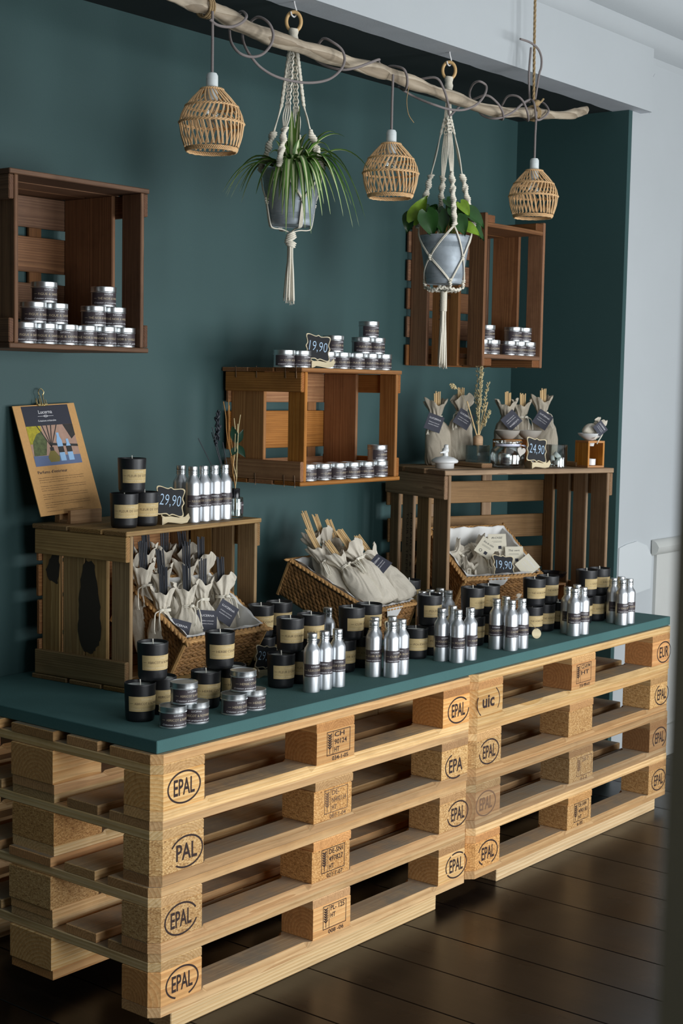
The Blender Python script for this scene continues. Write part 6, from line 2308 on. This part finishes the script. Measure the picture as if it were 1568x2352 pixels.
sp_ = thing('spider_plant', 'spider plant with arching striped leaves in the left zinc pot', 'plant', (P1[0], P1[1], 1.908))
rr = random.Random(9)
k = 0
for (ph, L, el, dr, w) in [
    # towards the viewer, falling over the rim
    (250, 0.19, 0.78, 1.35, 0.018), (262, 0.20, 0.78, 1.45, 0.017), (275, 0.22, 0.75, 1.4, 0.019), (285, 0.23, 0.75, 1.45, 0.017), (295, 0.20, 0.75, 1.3, 0.018), (238, 0.17, 0.75, 1.3, 0.019), (305, 0.21, 0.75, 1.35, 0.017),
    (268, 0.25, 0.8, 1.5, 0.016), (256, 0.16, 0.7, 1.2, 0.019), (280, 0.17, 0.85, 1.3, 0.018), (290, 0.26, 0.8, 1.5, 0.015), (300, 0.17, 0.6, 1.1, 0.018),
    # right, long arches
    (320, 0.22, 0.9, 1.3, 0.015), (330, 0.24, 0.9, 1.3, 0.015), (338, 0.26, 0.85, 1.3, 0.016), (345, 0.28, 0.85, 1.25, 0.015), (352, 0.27, 0.75, 1.15, 0.015), (0, 0.29, 0.85, 1.15, 0.014), (8, 0.24, 0.95, 1.15, 0.014),
    (350, 0.25, 1.0, 0.95, 0.014), (356, 0.26, 1.0, 0.45, 0.015), (340, 0.22, 1.15, 0.62, 0.018), (12, 0.30, 0.8, 0.66, 0.013), (2, 0.23, 1.1, 0.42, 0.015), (330, 0.18, 0.75, 1.1, 0.017), (348, 0.18, 0.6, 0.85, 0.015), (25, 0.23, 0.95, 0.95, 0.014),
    (335, 0.20, 0.8, 1.2, 0.017), (343, 0.21, 0.7, 1.05, 0.016), (310, 0.19, 0.85, 1.2, 0.017),
    # left, darker side
    (170, 0.19, 0.80, 0.95, 0.013), (178, 0.22, 0.75, 1.0, 0.013), (185, 0.20, 0.65, 0.95, 0.013), (192, 0.20, 0.6, 0.85, 0.015), (200, 0.21, 0.5, 0.8, 0.016), (160, 0.19, 0.85, 1.1, 0.013), (210, 0.17, 0.65, 1.0, 0.015), (222, 0.15, 0.7, 1.1, 0.017),
    # upright at the back and centre
    (95, 0.20, 1.45, 0.10, 0.017), (60, 0.21, 1.47, 0.08, 0.016), (120, 0.17, 1.4, 0.25, 0.017), (45, 0.18, 1.3, 0.35, 0.016), (140, 0.15, 1.25, 0.3, 0.018), (75, 0.19, 1.2, 0.5, 0.017), (20, 0.20, 1.25, 0.40, 0.016), (300, 0.15, 1.4, 0.3, 0.019), (350, 0.19, 1.3, 0.45, 0.017),
    (275, 0.14, 1.25, 0.7, 0.019), (320, 0.16, 1.2, 0.7, 0.019), (230, 0.14, 1.25, 0.45, 0.018), (190, 0.14, 1.15, 0.6, 0.017), (100, 0.14, 1.2, 0.5, 0.018), (340, 0.13, 1.1, 0.6, 0.018), (250, 0.12, 1.1, 0.6, 0.019), (10, 0.15, 1.1, 0.6, 0.018),
]:
    d = az(ph)
    blade(sp_, d*rr.uniform(0.004, 0.022)+Vector((0, 0, rr.uniform(-0.01, 0.004))), d, L*(0.84 if 235 < ph < 310 else 0.95), el, dr, w*1.4, k)
    k += 1


def heart_leaf(parent, base, tip, w, mat, up, curl=0.010):
    b, t_ = Vector(base), Vector(tip)
    d = t_-b
    L = d.length
    dn = d.normalized()
    n_ = (Vector(up)-dn*Vector(up).dot(dn)).normalized()
    s = dn.cross(n_)
    pf = [(-0.10, 0.30), (-0.06, 0.62), (0.06, 0.90), (0.2, 1.0), (0.4, 0.92), (0.6, 0.70), (0.78, 0.42), (0.9, 0.20), (1.0, 0.01)]
    v, f = [], []
    for q, ww in pf:
        c = b+dn*(q*L)-n_*(curl*q*q*2.2)
        for j, side in enumerate((-1, -0.5, 0, 0.5, 1)):
            back = 0.06*L*abs(side) if q < 0.05 else 0
            v.append(c+s*(side*ww*w/2)+n_*(abs(side)*w*0.14)-dn*back+(dn*0.10*L*(1-abs(side)) if q < 0 else Vector((0, 0, 0))))
    for i in range(len(pf)-1):
        for j in range(4):
            f.append((i*5+j, i*5+j+1, (i+1)*5+j+1, (i+1)*5+j))
    return link('leaf', mesh('leaf', v, f, True), mat, parent)


pt = thing('pothos_plant', 'green pothos with heart-shaped leaves in the right zinc pot', 'plant', (P2[0], P2[1], 1.795))
rr = random.Random(44)


def rv(right, back, up):
    return RH*right+VH*back+Vector((0, 0, up))


LV = [((-0.095, -0.02, 0.055), (-0.062, -0.03, 0.130), 0.055, 'pothos_lime', (-0.3, -1, 0.35)), ((-0.10, 0.01, 0.075), (-0.118, 0.0, 0.025), 0.05, 'pothos_green', (-0.3, -1, 0.5)),
      ((-0.060, -0.055, 0.075), (-0.040, -0.070, 0.005), 0.062, 'pothos_green', (-0.2, -1, 0.5)), ((-0.045, 0.02, 0.095), (-0.070, 0.01, 0.045), 0.05, 'pothos_green', (0, -1, 0.6)),
      ((0.060, -0.03, 0.085), (0.118, -0.035, 0.045), 0.058, 'pothos_green', (0.1, -0.8, 0.8)), ((0.040, -0.04, 0.105), (0.068, -0.06, 0.075), 0.04, 'pothos_lime', (0.2, -1, 0.5)),
      ((0.055, 0.0, 0.095), (0.110, 0.0, 0.070), 0.055, 'pothos_green', (0.1, -0.7, 0.9)), ((0.050, -0.045, 0.040), (0.100, -0.06, 0.020), 0.042, 'pothos_lime', (0.1, -0.9, 0.6)),
      ((0.020, -0.03, 0.090), (0.050, -0.055, 0.055), 0.055, 'pothos_green', (0.1, -1, 0.4)), ((0.000, 0.02, 0.095), (0.015, -0.01, 0.050), 0.055, 'pothos_green', (0.0, -1, 0.5)),
      ((-0.020, -0.03, 0.075), (-0.010, -0.065, 0.020), 0.055, 'pothos_green', (0.0, -1, 0.4)), ((0.030, -0.055, 0.060), (0.055, -0.078, 0.015), 0.055, 'pothos_green', (0.1, -1, 0.4)),
      ((0.075, 0.03, 0.080), (0.125, 0.05, 0.020), 0.05, 'pothos_green', (0.3, -0.7, 0.8)), ((-0.02, 0.05, 0.10), (-0.05, 0.09, 0.075), 0.05, 'pothos_green', (0.0, 0.3, 1)),
      ((0.03, 0.05, 0.11), (0.05, 0.09, 0.085), 0.05, 'pothos_green', (0.2, 0.3, 1)), ((-0.035, -0.02, 0.055), (-0.050, -0.05, 0.012), 0.05, 'pothos_green', (-0.1, -1, 0.4)),
      ((0.0, -0.02, 0.115), (0.028, -0.04, 0.095), 0.045, 'pothos_green', (0, -0.7, 0.9)), ((0.07, -0.01, 0.045), (0.12, -0.02, 0.012), 0.045, 'pothos_green', (0.2, -0.8, 0.7))]
for b, t_, w, mt_, up in LV:
    heart_leaf(pt, rv(*b), rv(*t_), w, mt_, rv(*up))
    bb = rv(*b)
    link('stem', tubemesh('stem', smoothpath([(bb.x*0.15, bb.y*0.15, -0.005), (bb.x*0.55, bb.y*0.55, bb.z*0.7), tuple(bb)], 4), 0.0016, 5), 'stem_green', pt)
